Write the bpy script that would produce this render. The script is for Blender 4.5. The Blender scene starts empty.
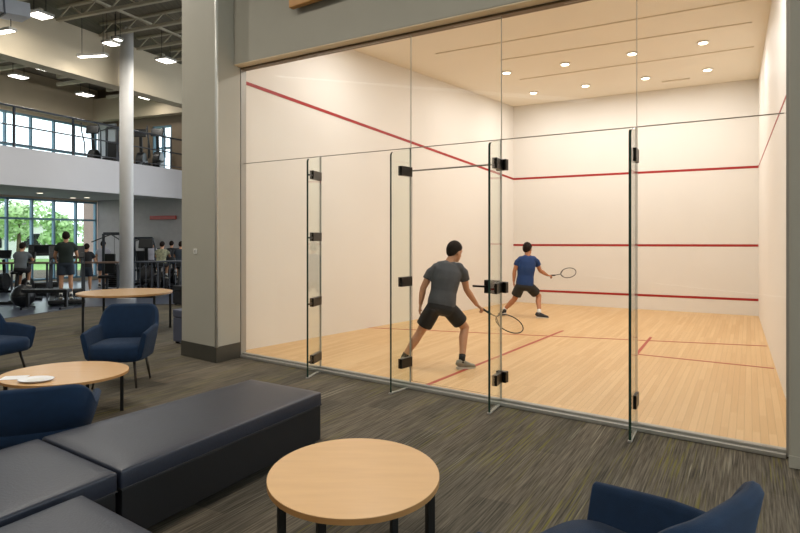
import bpy, bmesh, math, random
from mathutils import Vector as V, Matrix
random.seed(7)
C = bpy.context.scene.collection
F, HZ, EYE, CX = 605.0, 236.0, 1.68, 400.0
PI = math.pi

def fl(px, py, z=0.0):                       # a point at height z seen at pixel px,py
    y = F * (EYE - z) / (py - HZ)
    return V(((px - CX) / F * y, y, z))
def at(px, py, y):                           # a point at distance y seen at px,py
    return V(((px - CX) / F * y, y, EYE - (py - HZ) / F * y))
def lerp(a, b, t): return a + (b - a) * t
def v2(p, z=None): return V((p[0], p[1], p[2] if z is None and len(p) > 2 else (z or 0)))

# ------------------------------------------------------------------ materials
def lin(c):
    return tuple(((x / 255) / 12.92 if x / 255 <= .04045 else ((x / 255 + .055) / 1.055) ** 2.4) for x in c) + (1,)
MATS = {}
def mat(name, rgb, rough=.6, metal=0, var=.12, vscale=6, bump=0, bscale=60, spec=.5, emit=None, estr=0, coat=0, stretch=None, sheen=0):
    if name in MATS: return MATS[name]
    m = bpy.data.materials.new(name); m.use_nodes = True
    n, l = m.node_tree.nodes, m.node_tree.links
    b = n['Principled BSDF']
    b.inputs['Roughness'].default_value = rough; b.inputs['Metallic'].default_value = metal
    b.inputs['Specular IOR Level'].default_value = spec
    b.inputs['Coat Weight'].default_value = coat
    b.inputs['Sheen Weight'].default_value = sheen
    tc = n.new('ShaderNodeTexCoord'); mp = n.new('ShaderNodeMapping')
    l.new(tc.outputs['Object'], mp.inputs['Vector'])
    if stretch: mp.inputs['Scale'].default_value = stretch
    nz = n.new('ShaderNodeTexNoise'); nz.inputs['Scale'].default_value = vscale; nz.inputs['Detail'].default_value = 4
    l.new(mp.outputs[0], nz.inputs['Vector'])
    rp = n.new('ShaderNodeValToRGB'); c = lin(rgb)
    rp.color_ramp.elements[0].color = tuple(x * (1 - var) for x in c[:3]) + (1,)
    rp.color_ramp.elements[1].color = tuple(min(1, x * (1 + var)) for x in c[:3]) + (1,)
    rp.color_ramp.elements[0].position = .3; rp.color_ramp.elements[1].position = .7
    l.new(nz.outputs['Fac'], rp.inputs['Fac']); l.new(rp.outputs[0], b.inputs['Base Color'])
    if bump:
        nb = n.new('ShaderNodeTexNoise'); nb.inputs['Scale'].default_value = bscale
        l.new(mp.outputs[0], nb.inputs['Vector'])
        bp = n.new('ShaderNodeBump'); bp.inputs['Strength'].default_value = bump; bp.inputs['Distance'].default_value = .01
        l.new(nb.outputs['Fac'], bp.inputs['Height']); l.new(bp.outputs[0], b.inputs['Normal'])
    if emit:
        b.inputs['Emission Color'].default_value = lin(emit); b.inputs['Emission Strength'].default_value = estr
    MATS[name] = m
    return m
def glass_mat(name, tint, refl=.04):
    m = bpy.data.materials.new(name); m.use_nodes = True
    n, l = m.node_tree.nodes, m.node_tree.links
    n.remove(n['Principled BSDF'])
    tr = n.new('ShaderNodeBsdfTransparent'); tr.inputs[0].default_value = tint + (1,)
    gl = n.new('ShaderNodeBsdfGlossy'); gl.inputs['Roughness'].default_value = .0
    gl.inputs[0].default_value = (1, 1, 1, 1)
    lw = n.new('ShaderNodeLayerWeight'); lw.inputs['Blend'].default_value = .5
    pw = n.new('ShaderNodeMath'); pw.operation = 'POWER'; pw.inputs[1].default_value = 5
    ma = n.new('ShaderNodeMath'); ma.operation = 'MULTIPLY_ADD'; ma.inputs[1].default_value = .9; ma.inputs[2].default_value = refl
    mx = n.new('ShaderNodeMixShader')
    l.new(lw.outputs['Facing'], pw.inputs[0]); l.new(pw.outputs[0], ma.inputs[0]); l.new(ma.outputs[0], mx.inputs[0])
    l.new(tr.outputs[0], mx.inputs[1]); l.new(gl.outputs[0], mx.inputs[2]); l.new(mx.outputs[0], n['Material Output'].inputs['Surface'])
    MATS[name] = m
    return m
def emit_mat(name, rgb, s):
    m = bpy.data.materials.new(name); m.use_nodes = True
    n, l = m.node_tree.nodes, m.node_tree.links
    n.remove(n['Principled BSDF'])
    e = n.new('ShaderNodeEmission'); e.inputs[0].default_value = lin(rgb); e.inputs[1].default_value = s
    l.new(e.outputs[0], n['Material Output'].inputs['Surface'])
    return m

def carpet_mat():
    m = bpy.data.materials.new('carpet_planks'); m.use_nodes = True
    n, l = m.node_tree.nodes, m.node_tree.links; b = n['Principled BSDF']
    b.inputs['Roughness'].default_value = .95; b.inputs['Specular IOR Level'].default_value = .15
    tc = n.new('ShaderNodeTexCoord'); mp = n.new('ShaderNodeMapping'); mp.inputs['Rotation'].default_value[2] = math.radians(30)
    l.new(tc.outputs['Object'], mp.inputs['Vector'])
    def noise(sx, sy, sc, det=3, rough=.6):
        q = n.new('ShaderNodeMapping'); q.inputs['Scale'].default_value = (sx, sy, 1); l.new(mp.outputs[0], q.inputs['Vector'])
        z = n.new('ShaderNodeTexNoise'); z.inputs['Scale'].default_value = sc; z.inputs['Detail'].default_value = det
        z.inputs['Roughness'].default_value = rough; l.new(q.outputs[0], z.inputs['Vector']); return z.outputs['Fac']
    def ramp(src, p0, c0, p1, c1):
        r = n.new('ShaderNodeValToRGB'); l.new(src, r.inputs['Fac'])
        r.color_ramp.elements[0].position = p0; r.color_ramp.elements[0].color = c0
        r.color_ramp.elements[1].position = p1; r.color_ramp.elements[1].color = c1; return r.outputs[0]
    def mix(f, a, c, mode='MIX'):
        x = n.new('ShaderNodeMix'); x.data_type = 'RGBA'; x.blend_type = mode
        if isinstance(f, float): x.inputs[0].default_value = f
        else: l.new(f, x.inputs[0])
        for s, i in ((a, 6), (c, 7)):
            if isinstance(s, tuple): x.inputs[i].default_value = s
            else: l.new(s, x.inputs[i])
        return x.outputs[2]
    # planks
    q = n.new('ShaderNodeMapping'); q.inputs['Rotation'].default_value[2] = math.radians(90); l.new(mp.outputs[0], q.inputs['Vector'])
    br = n.new('ShaderNodeTexBrick'); l.new(q.outputs[0], br.inputs['Vector']); br.offset = .37
    br.inputs['Scale'].default_value = 1; br.inputs['Brick Width'].default_value = 1.0; br.inputs['Row Height'].default_value = .25
    br.inputs['Mortar Size'].default_value = .0
    br.inputs['Color1'].default_value = lin((90, 84, 74)); br.inputs['Color2'].default_value = lin((108, 99, 86))
    fine = ramp(noise(95, 2.6, 1, 3, .6), .33, (.45, .45, .45, 1), .68, (1.35, 1.35, 1.33, 1))
    base = mix(1.0, br.outputs['Color'], fine, 'MULTIPLY')
    yel = ramp(noise(80, 1.6, 1, 2, .5), .54, (0, 0, 0, 1), .68, (1, 1, 1, 1))
    zone = ramp(noise(3.2, .55, 1, 1, .5), .46, (0, 0, 0, 1), .62, (1, 1, 1, 1))
    f = n.new('ShaderNodeMath'); f.operation = 'MULTIPLY'; l.new(yel, f.inputs[0]); l.new(zone, f.inputs[1])
    base = mix(f.outputs[0], base, lin((114, 107, 56)))
    wht = ramp(noise(70, 1.0, 1, 2, .5), .60, (0, 0, 0, 1), .70, (1, 1, 1, 1))
    zone2 = ramp(noise(4, .9, .7, 1, .5), .5, (0, 0, 0, 1), .66, (1, 1, 1, 1))
    f2 = n.new('ShaderNodeMath'); f2.operation = 'MULTIPLY'; l.new(wht, f2.inputs[0]); l.new(zone2, f2.inputs[1])
    base = mix(f2.outputs[0], base, lin((142, 135, 118)))
    l.new(base, b.inputs['Base Color'])
    bp = n.new('ShaderNodeBump'); bp.inputs['Strength'].default_value = .5; bp.inputs['Distance'].default_value = .004
    l.new(noise(160, 40, 1, 2), bp.inputs['Height']); l.new(bp.outputs[0], b.inputs['Normal'])
    return m
def wood_floor_mat():
    m = bpy.data.materials.new('maple_strip_floor'); m.use_nodes = True
    n, l = m.node_tree.nodes, m.node_tree.links; b = n['Principled BSDF']
    b.inputs['Roughness'].default_value = .42; b.inputs['Specular IOR Level'].default_value = .35
    tc = n.new('ShaderNodeTexCoord'); mp = n.new('ShaderNodeMapping'); mp.inputs['Rotation'].default_value[2] = math.radians(30 + 90)
    l.new(tc.outputs['Object'], mp.inputs['Vector'])
    br = n.new('ShaderNodeTexBrick'); l.new(mp.outputs[0], br.inputs['Vector']); br.offset = .43
    br.inputs['Scale'].default_value = 1; br.inputs['Brick Width'].default_value = 1.3; br.inputs['Row Height'].default_value = .06
    br.inputs['Mortar Size'].default_value = .0012; br.inputs['Mortar'].default_value = lin((176, 140, 96))
    br.inputs['Color1'].default_value = lin((226, 190, 140)); br.inputs['Color2'].default_value = lin((214, 174, 122))
    q = n.new('ShaderNodeMapping'); q.inputs['Scale'].default_value = (1.5, 40, 1); l.new(mp.outputs[0], q.inputs['Vector'])
    nz = n.new('ShaderNodeTexNoise'); nz.inputs['Scale'].default_value = 1; l.new(q.outputs[0], nz.inputs['Vector'])
    rp = n.new('ShaderNodeValToRGB'); l.new(nz.outputs['Fac'], rp.inputs['Fac'])
    rp.color_ramp.elements[0].color = (.88, .86, .82, 1); rp.color_ramp.elements[1].color = (1, 1, 1, 1)
    x = n.new('ShaderNodeMix'); x.data_type = 'RGBA'; x.blend_type = 'MULTIPLY'; x.inputs[0].default_value = 1
    l.new(br.outputs['Color'], x.inputs[6]); l.new(rp.outputs[0], x.inputs[7]); l.new(x.outputs[2], b.inputs['Base Color'])
    return m

M = {}
M['carpet'] = carpet_mat(); M['maple'] = wood_floor_mat()
M['court'] = mat('court_plaster', (233, 228, 220), .55, var=.015, vscale=1.2)
M['court_ceiling'] = mat('court_ceiling_paint', (240, 231, 213), .7, var=.02, vscale=1.5)
M['seam'] = mat('ceiling_seam', (226, 213, 190), .7, var=.05)
M['red'] = mat('red_line_paint', (164, 32, 30), .5, var=.06)
M['redfloor'] = mat('red_floor_tape', (172, 66, 44), .5, var=.06)
M['taupe'] = mat('taupe_wall_paint', (176, 171, 157), .7, var=.02, vscale=2)
M['fascia'] = mat('white_fascia_paint', (222, 219, 222), .6, var=.015, vscale=1)
M['cream'] = mat('cream_girder_paint', (188, 174, 150), .6, var=.03, vscale=2)
M['deck'] = mat('roof_deck_grey', (118, 111, 98), .8, var=.2, vscale=3, stretch=(6, .4, 1))
M['joist'] = mat('roof_joist_grey', (190, 182, 163), .7, var=.05)
M['soffit'] = mat('soffit_grey', (205, 203, 200), .8, var=.04)
M['column'] = mat('column_white', (226, 223, 220), .5, var=.02)
M['base'] = mat('dark_rubber_skirting', (66, 63, 55), .45, var=.08)
M['alu'] = mat('brushed_aluminium', (168, 164, 156), .4, .25, var=.05, vscale=40, stretch=(1, 1, 12))
M['cornerlight'] = mat('corner_highlight_metal', (216, 214, 206), .35, .3, var=.02)  # pale tone for the highlight along the pier corner
M['soffitlight'] = mat('painted_soffit_light', (226, 208, 176), .6, var=.02)  # cream tone carries the light falling on the header soffit
M['trim'] = mat('bronze_top_trim', (122, 104, 80), .5, .3, var=.05)
M['clamp'] = mat('dark_bronze_clamp', (38, 34, 28), .35, .6, var=.1)
M['glass'] = glass_mat('court_glass', (.975, .988, .98), .012)
M['winglass'] = glass_mat('window_glass', (.95, .98, .98), .04)
M['edge'] = mat('green_glass_edge', (38, 62, 52), .15, var=.2, vscale=3, spec=.8)
M['navy'] = mat('navy_upholstery', (17, 40, 66), .85, var=.12, vscale=14, bump=.25, bscale=320, spec=.25, sheen=.05)
M['black'] = mat('black_powder_coat', (24, 23, 22), .45, var=.1)
M['brownleg'] = mat('dark_brown_leg', (52, 44, 36), .5, var=.12)
M['wood'] = mat('beech_veneer', (219, 176, 126), .26, var=.03, vscale=3, stretch=(1, 7, 1), spec=.5)
M['woodedge'] = mat('beech_edge_band', (186, 136, 82), .5, var=.06, vscale=8)
M['vinyl'] = mat('charcoal_vinyl', (37, 42, 55), .4, var=.06, vscale=3, bump=.12, bscale=90, spec=.5)
M['vinylbase'] = mat('black_vinyl_base', (26, 26, 28), .55, var=.08, vscale=5, bump=.1, bscale=90, spec=.3)
M['seamdark'] = mat('stitched_seam', (30, 30, 34), .7)
M['gymfloor'] = mat('blue_grey_rubber_floor', (74, 80, 94), .28, var=.1, vscale=3)
M['taupedark'] = mat('dark_taupe_wall', (128, 112, 94), .8, var=.04)
M['greywall'] = mat('grey_gym_wall', (168, 162, 160), .8, var=.04)
M['palepanel'] = mat('pale_grey_panel', (186, 188, 196), .7, var=.03)
M['winframe'] = mat('blue_grey_window_frame', (104, 140, 160), .4, .1, var=.05)
M['rail'] = mat('grey_rail_metal', (92, 96, 104), .4, .5, var=.05)
M['railwood'] = mat('brown_handrail', (128, 106, 92), .5, var=.1)
M['machine'] = mat('black_gym_machine', (13, 16, 19), .4, var=.15, vscale=8)
M['machinegrey'] = mat('grey_gym_machine', (58, 62, 68), .4, .3, var=.1)
M['screen'] = mat('dark_console_screen', (14, 20, 28), .15, var=.05)
M['lamp_cool'] = emit_mat('led_panel_white', (255, 250, 238), 9)
M['lamp_warm'] = emit_mat('downlight_lens_warm', (255, 238, 205), 14)
M['lamp_tile'] = emit_mat('soffit_lamp_glow', (255, 240, 215), 3)
M['housing'] = mat('lamp_housing', (170, 166, 158), .5, var=.03)
M['signred'] = mat('red_sign', (176, 62, 52), .5, var=.05)
M['orange'] = mat('amber_timber_panel', (196, 140, 72), .5, var=.12, vscale=3, stretch=(1, 1, 8))
M['white'] = mat('white_plastic', (226, 224, 218), .5, var=.02)
M['paper'] = mat('white_paper', (236, 236, 238), .6, var=.02)
M['lawn'] = mat('lawn_grass', (120, 158, 84), .9, var=.2, vscale=2)
M['bark'] = mat('tree_bark', (92, 74, 58), .9, var=.2, vscale=10)
M['leafA'] = mat('leaves_mid_green', (165, 198, 135), .7, var=.35, vscale=3)
M['leafB'] = mat('leaves_pale_green', (190, 215, 160), .7, var=.3, vscale=3)
M['leafC'] = mat('leaves_deep_green', (126, 166, 108), .7, var=.35, vscale=3)
M['whitebuild'] = mat('white_render', (236, 234, 230), .7, var=.03)
M['pinkbrick'] = mat('pale_pink_brick', (206, 180, 168), .8, var=.06, vscale=4)
M['skinA'] = mat('skin', (196, 146, 114), .55, var=.06, vscale=20, spec=.35)
M['skinB'] = mat('skin_warm', (182, 126, 92), .55, var=.06, vscale=20, spec=.35)
M['hair'] = mat('dark_brown_hair', (34, 23, 17), .8, var=.3, vscale=60, spec=.2)
M['eyew'] = mat('eye_white', (220, 215, 208), .3)
M['lips'] = mat('lips', (160, 96, 84), .5)
M['charcoal'] = mat('charcoal_jersey', (76, 78, 83), .8, var=.12, vscale=9, bump=.35, bscale=14)
M['blue'] = mat('royal_blue_jersey', (17, 54, 108), .8, var=.1, vscale=9, bump=.35, bscale=14)
M['blackcloth'] = mat('black_sport_cloth', (24, 24, 27), .75, var=.15, vscale=9, bump=.35, bscale=16)
M['darkcloth'] = mat('dark_olive_cloth', (32, 32, 31), .75, var=.15, vscale=9, bump=.35, bscale=16)
M['sockblack'] = mat('black_sock', (28, 28, 28), .9)
M['sockwhite'] = mat('white_sock', (225, 222, 215), .9)
M['shoegrey'] = mat('grey_sport_shoe', (142, 138, 124), .6, var=.2, vscale=18)
M['shoedark'] = mat('dark_sport_shoe', (46, 46, 50), .6, var=.2, vscale=18)
M['sole'] = mat('pale_sole', (206, 198, 186), .6)
M['racketblack'] = mat('black_racket_frame', (34, 32, 30), .35, .2)
M['string'] = mat('racket_string', (190, 184, 170), .5)
M['olive'] = mat('dark_green_tee', (24, 36, 30), .8, var=.12, vscale=9)
M['slate'] = mat('slate_tee', (96, 102, 106), .8, var=.12, vscale=9)
M['lilac'] = mat('pale_grey_tee', (168, 166, 176), .8, var=.1, vscale=9)
M['pattern'] = mat('mottled_olive_tee', (150, 148, 120), .8, var=.5, vscale=14)
M['inkblue'] = mat('ink_blue_shorts', (36, 46, 58), .8, var=.12, vscale=9)

# ------------------------------------------------------------------ mesh builder
class MB:
    def __init__(s): s.bm = bmesh.new(); s.mi = 0
    def face(s, vs):
        try:
            f = s.bm.faces.new(vs); f.material_index = s.mi; return f
        except ValueError: return None
    def hexa(s, b, t):                                        # bottom quad, top quad
        vb = [s.bm.verts.new(p) for p in b]; vt = [s.bm.verts.new(p) for p in t]; n = len(b)
        s.face(vb[::-1]); s.face(vt)
        for i in range(n): s.face([vb[i], vb[(i + 1) % n], vt[(i + 1) % n], vt[i]])
        return s
    def prism(s, pts, z0, z1): return s.hexa([v2(p, z0) if z0 else V((p[0], p[1], 0)) for p in pts], [V((p[0], p[1], z1)) for p in pts])
    def box(s, c, size, rz=0, m=None):
        c = V(c); hx, hy, hz = (d / 2 for d in size); R = m or Matrix.Rotation(rz, 3, 'Z')
        q = [(-hx, -hy), (hx, -hy), (hx, hy), (-hx, hy)]
        return s.hexa([c + R @ V((x, y, -hz)) for x, y in q], [c + R @ V((x, y, hz)) for x, y in q])
    def slab(s, a, b, z0a, z1a, n0, n1, z0b=None, z1b=None):  # upright wall along a->b, from offset n0 to n1 (to the left of a->b)
        a = V((a[0], a[1], 0)); b = V((b[0], b[1], 0)); d = (b - a).normalized(); nn = V((-d.y, d.x, 0))
        z0b = z0a if z0b is None else z0b; z1b = z1a if z1b is None else z1b
        Z = lambda p, z: V((p.x, p.y, z))
        return s.hexa([Z(a + nn * n0, z0a), Z(b + nn * n0, z0b), Z(b + nn * n1, z0b), Z(a + nn * n1, z0a)],
                      [Z(a + nn * n0, z1a), Z(b + nn * n0, z1b), Z(b + nn * n1, z1b), Z(a + nn * n1, z1a)])
    def bar(s, p, q, w, h, up=V((0, 0, 1))):                  # rectangular bar p->q
        p = V(p); q = V(q); d = (q - p).normalized(); u = up if abs(d.dot(up)) < .95 else V((1, 0, 0))
        sd = d.cross(u).normalized(); u = sd.cross(d)
        o = [sd * x * w / 2 + u * y * h / 2 for x, y in ((-1, -1), (1, -1), (1, 1), (-1, 1))]
        return s.hexa([p + k for k in o], [q + k for k in o])
    def loft(s, cs, ra, rb, side, seg=14, power=2.0, cap=True, close=False):
        cs = [V(c) for c in cs]; n = len(cs); rings = []
        for i, c in enumerate(cs):
            if close: t = cs[(i + 1) % n] - cs[(i - 1) % n]
            else: t = cs[min(i + 1, n - 1)] - cs[max(i - 1, 0)]
            t.normalize()
            sv = side[i] if isinstance(side, list) else side
            sv = (sv - t * sv.dot(t))
            if sv.length < 1e-4: sv = t.orthogonal()
            sv.normalize(); w = t.cross(sv)
            ring = []
            for k in range(seg):
                a = 2 * PI * k / seg; ca, sa = math.cos(a), math.sin(a); e = 2 / power
                ring.append(s.bm.verts.new(c + sv * ra[i] * math.copysign(abs(ca) ** e, ca) + w * rb[i] * math.copysign(abs(sa) ** e, sa)))
            rings.append(ring)
        m = n if close else n - 1
        for i in range(m):
            A, B = rings[i], rings[(i + 1) % n]
            for k in range(seg): s.face([A[k], A[(k + 1) % seg], B[(k + 1) % seg], B[k]])
        if cap and not close: s.face(rings[0][::-1]); s.face(rings[-1])
        return s
    def tube(s, pts, r, seg=10, close=False):
        pts = [V(p) for p in pts]; r = r if isinstance(r, (list, tuple)) else [r] * len(pts)
        d = pts[1] - pts[0]; sv = d.orthogonal()
        if len(pts) > 2:
            nrm = (pts[1] - pts[0]).cross(pts[-1 if not close else len(pts) // 2] - pts[0])
            if nrm.length > 1e-6: sv = nrm
        return s.loft(pts, r, r, sv, seg, close=close)
    def ball(s, c, r, u=14, w=10, R=None):
        c = V(c); r = (r, r, r) if not hasattr(r, '__len__') else r
        m = Matrix.Translation(c) @ (R.to_4x4() if R else Matrix.Identity(4)) @ Matrix.Diagonal((*r, 1))
        bmesh.ops.create_uvsphere(s.bm, u_segments=u, v_segments=w, radius=1, matrix=m); return s
    def lathe(s, c, prof, seg=32, sx=1, sy=1, rz=0):
        c = V(c); rings = []
        for r, z in prof:
            rings.append([s.bm.verts.new(c + Matrix.Rotation(rz, 3, 'Z') @ V((r * sx * math.cos(2 * PI * k / seg), r * sy * math.sin(2 * PI * k / seg), z))) for k in range(seg)])
        for A, B in zip(rings, rings[1:]):
            for k in range(seg): s.face([A[k], A[(k + 1) % seg], B[(k + 1) % seg], B[k]])
        s.face(rings[0][::-1]); s.face(rings[-1]); return s
    def build(s, name, mats, parent=None, bevel=0, smooth=False, seg=2, auto=True):
        bmesh.ops.recalc_face_normals(s.bm, faces=s.bm.faces)
        me = bpy.data.meshes.new(name); mats = mats if isinstance(mats, list) else [mats]
        off = V((0, 0, 0))
        if parent is None:
            xs = [v.co for v in s.bm.verts]
            off = V(((min(p.x for p in xs) + max(p.x for p in xs)) / 2, (min(p.y for p in xs) + max(p.y for p in xs)) / 2, min(p.z for p in xs)))
            bmesh.ops.translate(s.bm, verts=s.bm.verts, vec=-off)
        s.bm.to_mesh(me); s.bm.free()
        for m in mats: me.materials.append(m)
        o = bpy.data.objects.new(name, me); C.objects.link(o); o.location = off
        if parent is not None:
            o.parent = parent
            if not parent.get('_local') and parent.parent is None: o.matrix_parent_inverse = Matrix.Translation(-V(parent.location))
        if bevel:
            b = o.modifiers.new('b', 'BEVEL'); b.width = bevel; b.segments = seg; b.limit_method = 'ANGLE'; b.angle_limit = math.radians(40)
            b.harden_normals = False
        if smooth:
            for p in me.polygons: p.use_smooth = True
        return o
def thing(name, label, cat, loc=(0, 0, 0), rz=0, group=None, local=False):
    o = bpy.data.objects.new(name, None); C.objects.link(o); o.location = loc; o.rotation_euler = (0, 0, rz)
    o.empty_display_size = .1
    o['label'] = label; o['category'] = cat
    if group: o['group'] = group
    if local: o['_local'] = 1
    return o
def tag(o, label, cat, group=None):
    o['label'] = label; o['category'] = cat
    if group: o['group'] = group
    return o
def struct(o): o['kind'] = 'structure'; return o
def dup(root, loc, rz=0, label=None, scale=None, group=None):
    r = root.copy(); C.objects.link(r); r.location = loc; r.rotation_euler = (0, 0, rz)
    if label: r['label'] = label
    if group: r['group'] = group
    if scale: r.scale = scale
    for ch in list(root.children):
        c = ch.copy(); C.objects.link(c); c.parent = r
        for g in list(ch.children):
            d = g.copy(); C.objects.link(d); d.parent = c
    return r
def lamp(name, kind, loc, power, color, parent=None, size=.2, rot=(0, 0, 0), size_y=None, spread=None, shape='DISK'):
    L = bpy.data.lights.new(name, kind); L.energy = power; L.color = color
    if kind == 'AREA':
        L.shape = shape; L.size = size
        if size_y: L.size_y = size_y
        if spread: L.spread = spread
    o = bpy.data.objects.new(name, L); C.objects.link(o); o.location = loc; o.rotation_euler = rot
    if parent:
        o.parent = parent; o.matrix_parent_inverse = Matrix.Translation(parent.location).inverted()
    return o

# ------------------------------------------------------------------ plan points
AL = V((-2.205, 8.47, 0)); AR = V((2.955, 4.62, 0)); G = (AR - AL).normalized(); N = V((G.y, -G.x, 0))      # N points out to the lounge
N = V((-.598, -.801, 0))
AL2 = V((-2.445, 8.649, 0)); AR2 = V((3.05, 4.55, 0))
FL = fl(513.5, 302); FR = fl(758.5, 316.3)
LP = fl(243, 351)
CEIL = 4.97
DG = V((.385, .923, 0))                                        # depth direction of the gym wing

# ------------------------------------------------------------------ shell: lounge floor, gym floor, court floor
o = struct(MB().prism([(-20, -6), (9, -6), (9, 30), (-20, 30)], -.2, -.004).build('floor', M['carpet']))
gf = [fl(-60, 331), fl(0, 319), fl(82, 307), fl(172, 304), V((-2.6, 15.4, 0)), V((-2.0, 24.5, 0)), V((-11.0, 26.5, 0)), V((-14.6, 18.6, 0))]
struct(MB().prism([(p.x, p.y) for p in gf], -.003, .004).build('floor_gym', M['gymfloor']))
cf = struct(MB().prism([(p.x, p.y) for p in (AL2, AR2, FR, FL)], -.004, .006).build('floor_court', M['maple']))
def fline(a, b, w=.05):
    d = (b - a).normalized(); s = V((-d.y, d.x, 0)) * w / 2
    return [(p.x, p.y) for p in (a - s, b - s, b + s, a + s)]
MB().prism(fline(V((-.70, 11.08, 0)), fl(767, 346.5), .045), .006, .009).build('short_line', M['redfloor'], cf)
MB().prism(fline(fl(422, 387.5), fl(563, 331), .05), .006, .0085).build('half_court_line', M['redfloor'], cf)
MB().prism(fline(fl(637, 354.7), fl(774, 369), .045), .006, .0088).build('service_box_line', M['redfloor'], cf)
MB().prism(fline(fl(651, 337.5), fl(636.5, 354.7), .045), .006, .0082).build('service_box_side_line', M['redfloor'], cf)

# ------------------------------------------------------------------ court walls and ceiling
wf = struct(MB().slab(FL - (FR - FL).normalized() * .02, FR + (FR - FL).normalized() * .02, 0, CEIL, 0, .2).build('wall_front', M['court']))
wl = struct(MB().slab(AL2, FL, 0, CEIL + .2, 0, .2).build('wall_left', M['court']))
wr = struct(MB().slab(FR, AR2, 0, CEIL + .2, 0, .2).build('wall_right', M['court']))
def wline(a, b, za, zb, h, name, par, flip=False):
    d = (b - a).normalized(); n = V((-d.y, d.x, 0))
    MB().slab(a, b, za - h / 2, za + h / 2, -.004, .002, zb - h / 2, zb + h / 2).build(name, M['red'], par)
wline(FL, FR, 3.13, 3.13, .05, 'out_line', wf)
wline(FL, FR, 1.451, 1.481, .05, 'service_line', wf)
wline(FL, FR, .315, .341, .05, 'tin_line', wf)
wline(LP - (FL - LP) * .02, FL, 3.946, 3.13, .05, 'out_line', wl)
wline(FR, AR2, 3.13, 3.10, .03, 'out_line', wr)
cc = struct(MB().prism([(p.x, p.y) for p in (AL2, AR2, FR + V((.1, .1, 0)), FL + V((0, .1, 0)))], CEIL, CEIL + .2).build('ceiling_court', M['court_ceiling']))
def cseam(a, b):
    MB().prism(fline(a, b, .035), CEIL - .012, CEIL + .002).build('ceiling_batten', M['seam'], cc)
for (a, b) in (((436, 53.6), (752, -1)), ((500, 60), (752, 22)), ((520, 79.5), (754, 46.5)), ((420, 25), (660, -30))):
    cseam(fl(*a, CEIL), fl(*b, CEIL))
MB().prism(fline(fl(662, 81.7, CEIL), fl(690, 78.2, CEIL), .06), CEIL - .02, CEIL + .002).build('air_slot', M['seam'], cc)

# ------------------------------------------------------------------ piers, header, trims
P1 = fl(216.5, 363); P2 = fl(181.5, 355); J = fl(240.5, 357)
dp = V((.6, .8, 0))
struct(MB().prism([(p.x, p.y) for p in (P1, J, AL2 + V((.05, .02, 0)), P2 + dp * .55, P2)], 0, 7.3).build('wall_pier_left', M['taupe'], bevel=.012))
struct(MB().prism([(p.x, p.y) for p in (P1 - G * -.006 + N * .006, J + G * .008, J - G * .02, P1 - G * .02 - N * .02, P2 + G * .02 - N * .02, P2 - G * .006, P2 - G * .006 + N * .006)], 0, .21).build('baseboard_pier', M['base']))
pc_ = P1 + (P2 - P1).normalized() * .006 - dp * -.004
struct(MB().tube([V((pc_.x, pc_.y, .2)), V((pc_.x, pc_.y, 7.3))], .022, 14).build('corner_highlight_rod', M['cornerlight'], smooth=True))  # rod added to imitate light caught on the pier's corner
Q1 = fl(789.5, 467)
struct(MB().prism([(p.x, p.y) for p in (Q1, Q1 + G * 1.2, Q1 + G * 1.2 - N * .6, AR + G * .02 - N * .02)], 0, 7.3).build('wall_pier_right', M['taupe'], bevel=.01))
struct(MB().prism([(p.x, p.y) for p in (Q1 + N * .012 - G * .004, Q1 + G * 1.2 + N * .012, Q1 + G * 1.2, Q1 - G * .004)], 0, .085).build('baseboard_right', M['taupe']))
Q3 = Q1 + G * 1.2
ZL, ZR = 4.03, 3.84
hl, hr = AL - G * .35, AR + G * .12
struct(MB().slab(AL - G * .06, hr, ZL, 7.3, -.19, .06, ZR, 7.3).build('wall_header', M['taupe'], bevel=.01))
struct(MB().slab(AL, AR, ZL - .035, ZL + .002, -.05, .05, ZR - .035, ZR + .002).build('trim_1', M['trim']))
struct(MB().slab(AL, AR, ZL - .012, ZL, -.19, -.05, ZR - .012, ZR).build('soffit_light_strip', M['soffitlight']))  # lighter strip added so the header underside looks lit
struct(MB().slab(AL, AR, -.002, .03, -.075, .04).slab(AL, AR, .03, .052, -.025, .025).build('trim_2', M['alu'], bevel=.004))
struct(MB().slab(AL, AL + G * .03, .0, ZL - .03, -.05, .04).build('trim_3', M['alu']))
struct(MB().slab(AR - G * .004, AR + G * .06, .0, ZR - .03, -.02, .02).build('trim_4', M['alu']))

# wood panel at the top of the header, light switch
o = thing('timber_panel', 'amber timber panel hung high on the taupe header above the glass', 'panel', tuple(lerp(AL, AR, .2) + N * .3 + V((0, 0, 5.0))))
hp = lambda px: (lambda o, r: o + G * ((r * o.y - o.x) / (G.x - r * G.y)))(AL + N * .28, (px - CX) / F)
a, b = hp(291), hp(366); a = V((a.x, a.y, EYE + (HZ - 9) / F * a.y))
MB().slab(a, b, a.z, a.z + .9, -.04, .04).build('board', M['orange'], o, bevel=.01)
MB().slab(a, b, a.z + .1, a.z + .2, .025, .055).build('bracket', M['black'], o)
ps = lerp(P2, P1, .42) + N * .006
o = thing('light_switch', 'small white switch plate on the taupe pier', 'switch', (ps.x, ps.y, 1.45))
MB().slab(ps - G * .035, ps + G * .035, 1.435, 1.505, -.006, .006).build('plate', M['white'], o, bevel=.003)
MB().slab(ps - G * .012, ps + G * .012, 1.452, 1.488, -.010, -.004).build('rocker', M['housing'], o, bevel=.002)

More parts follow.
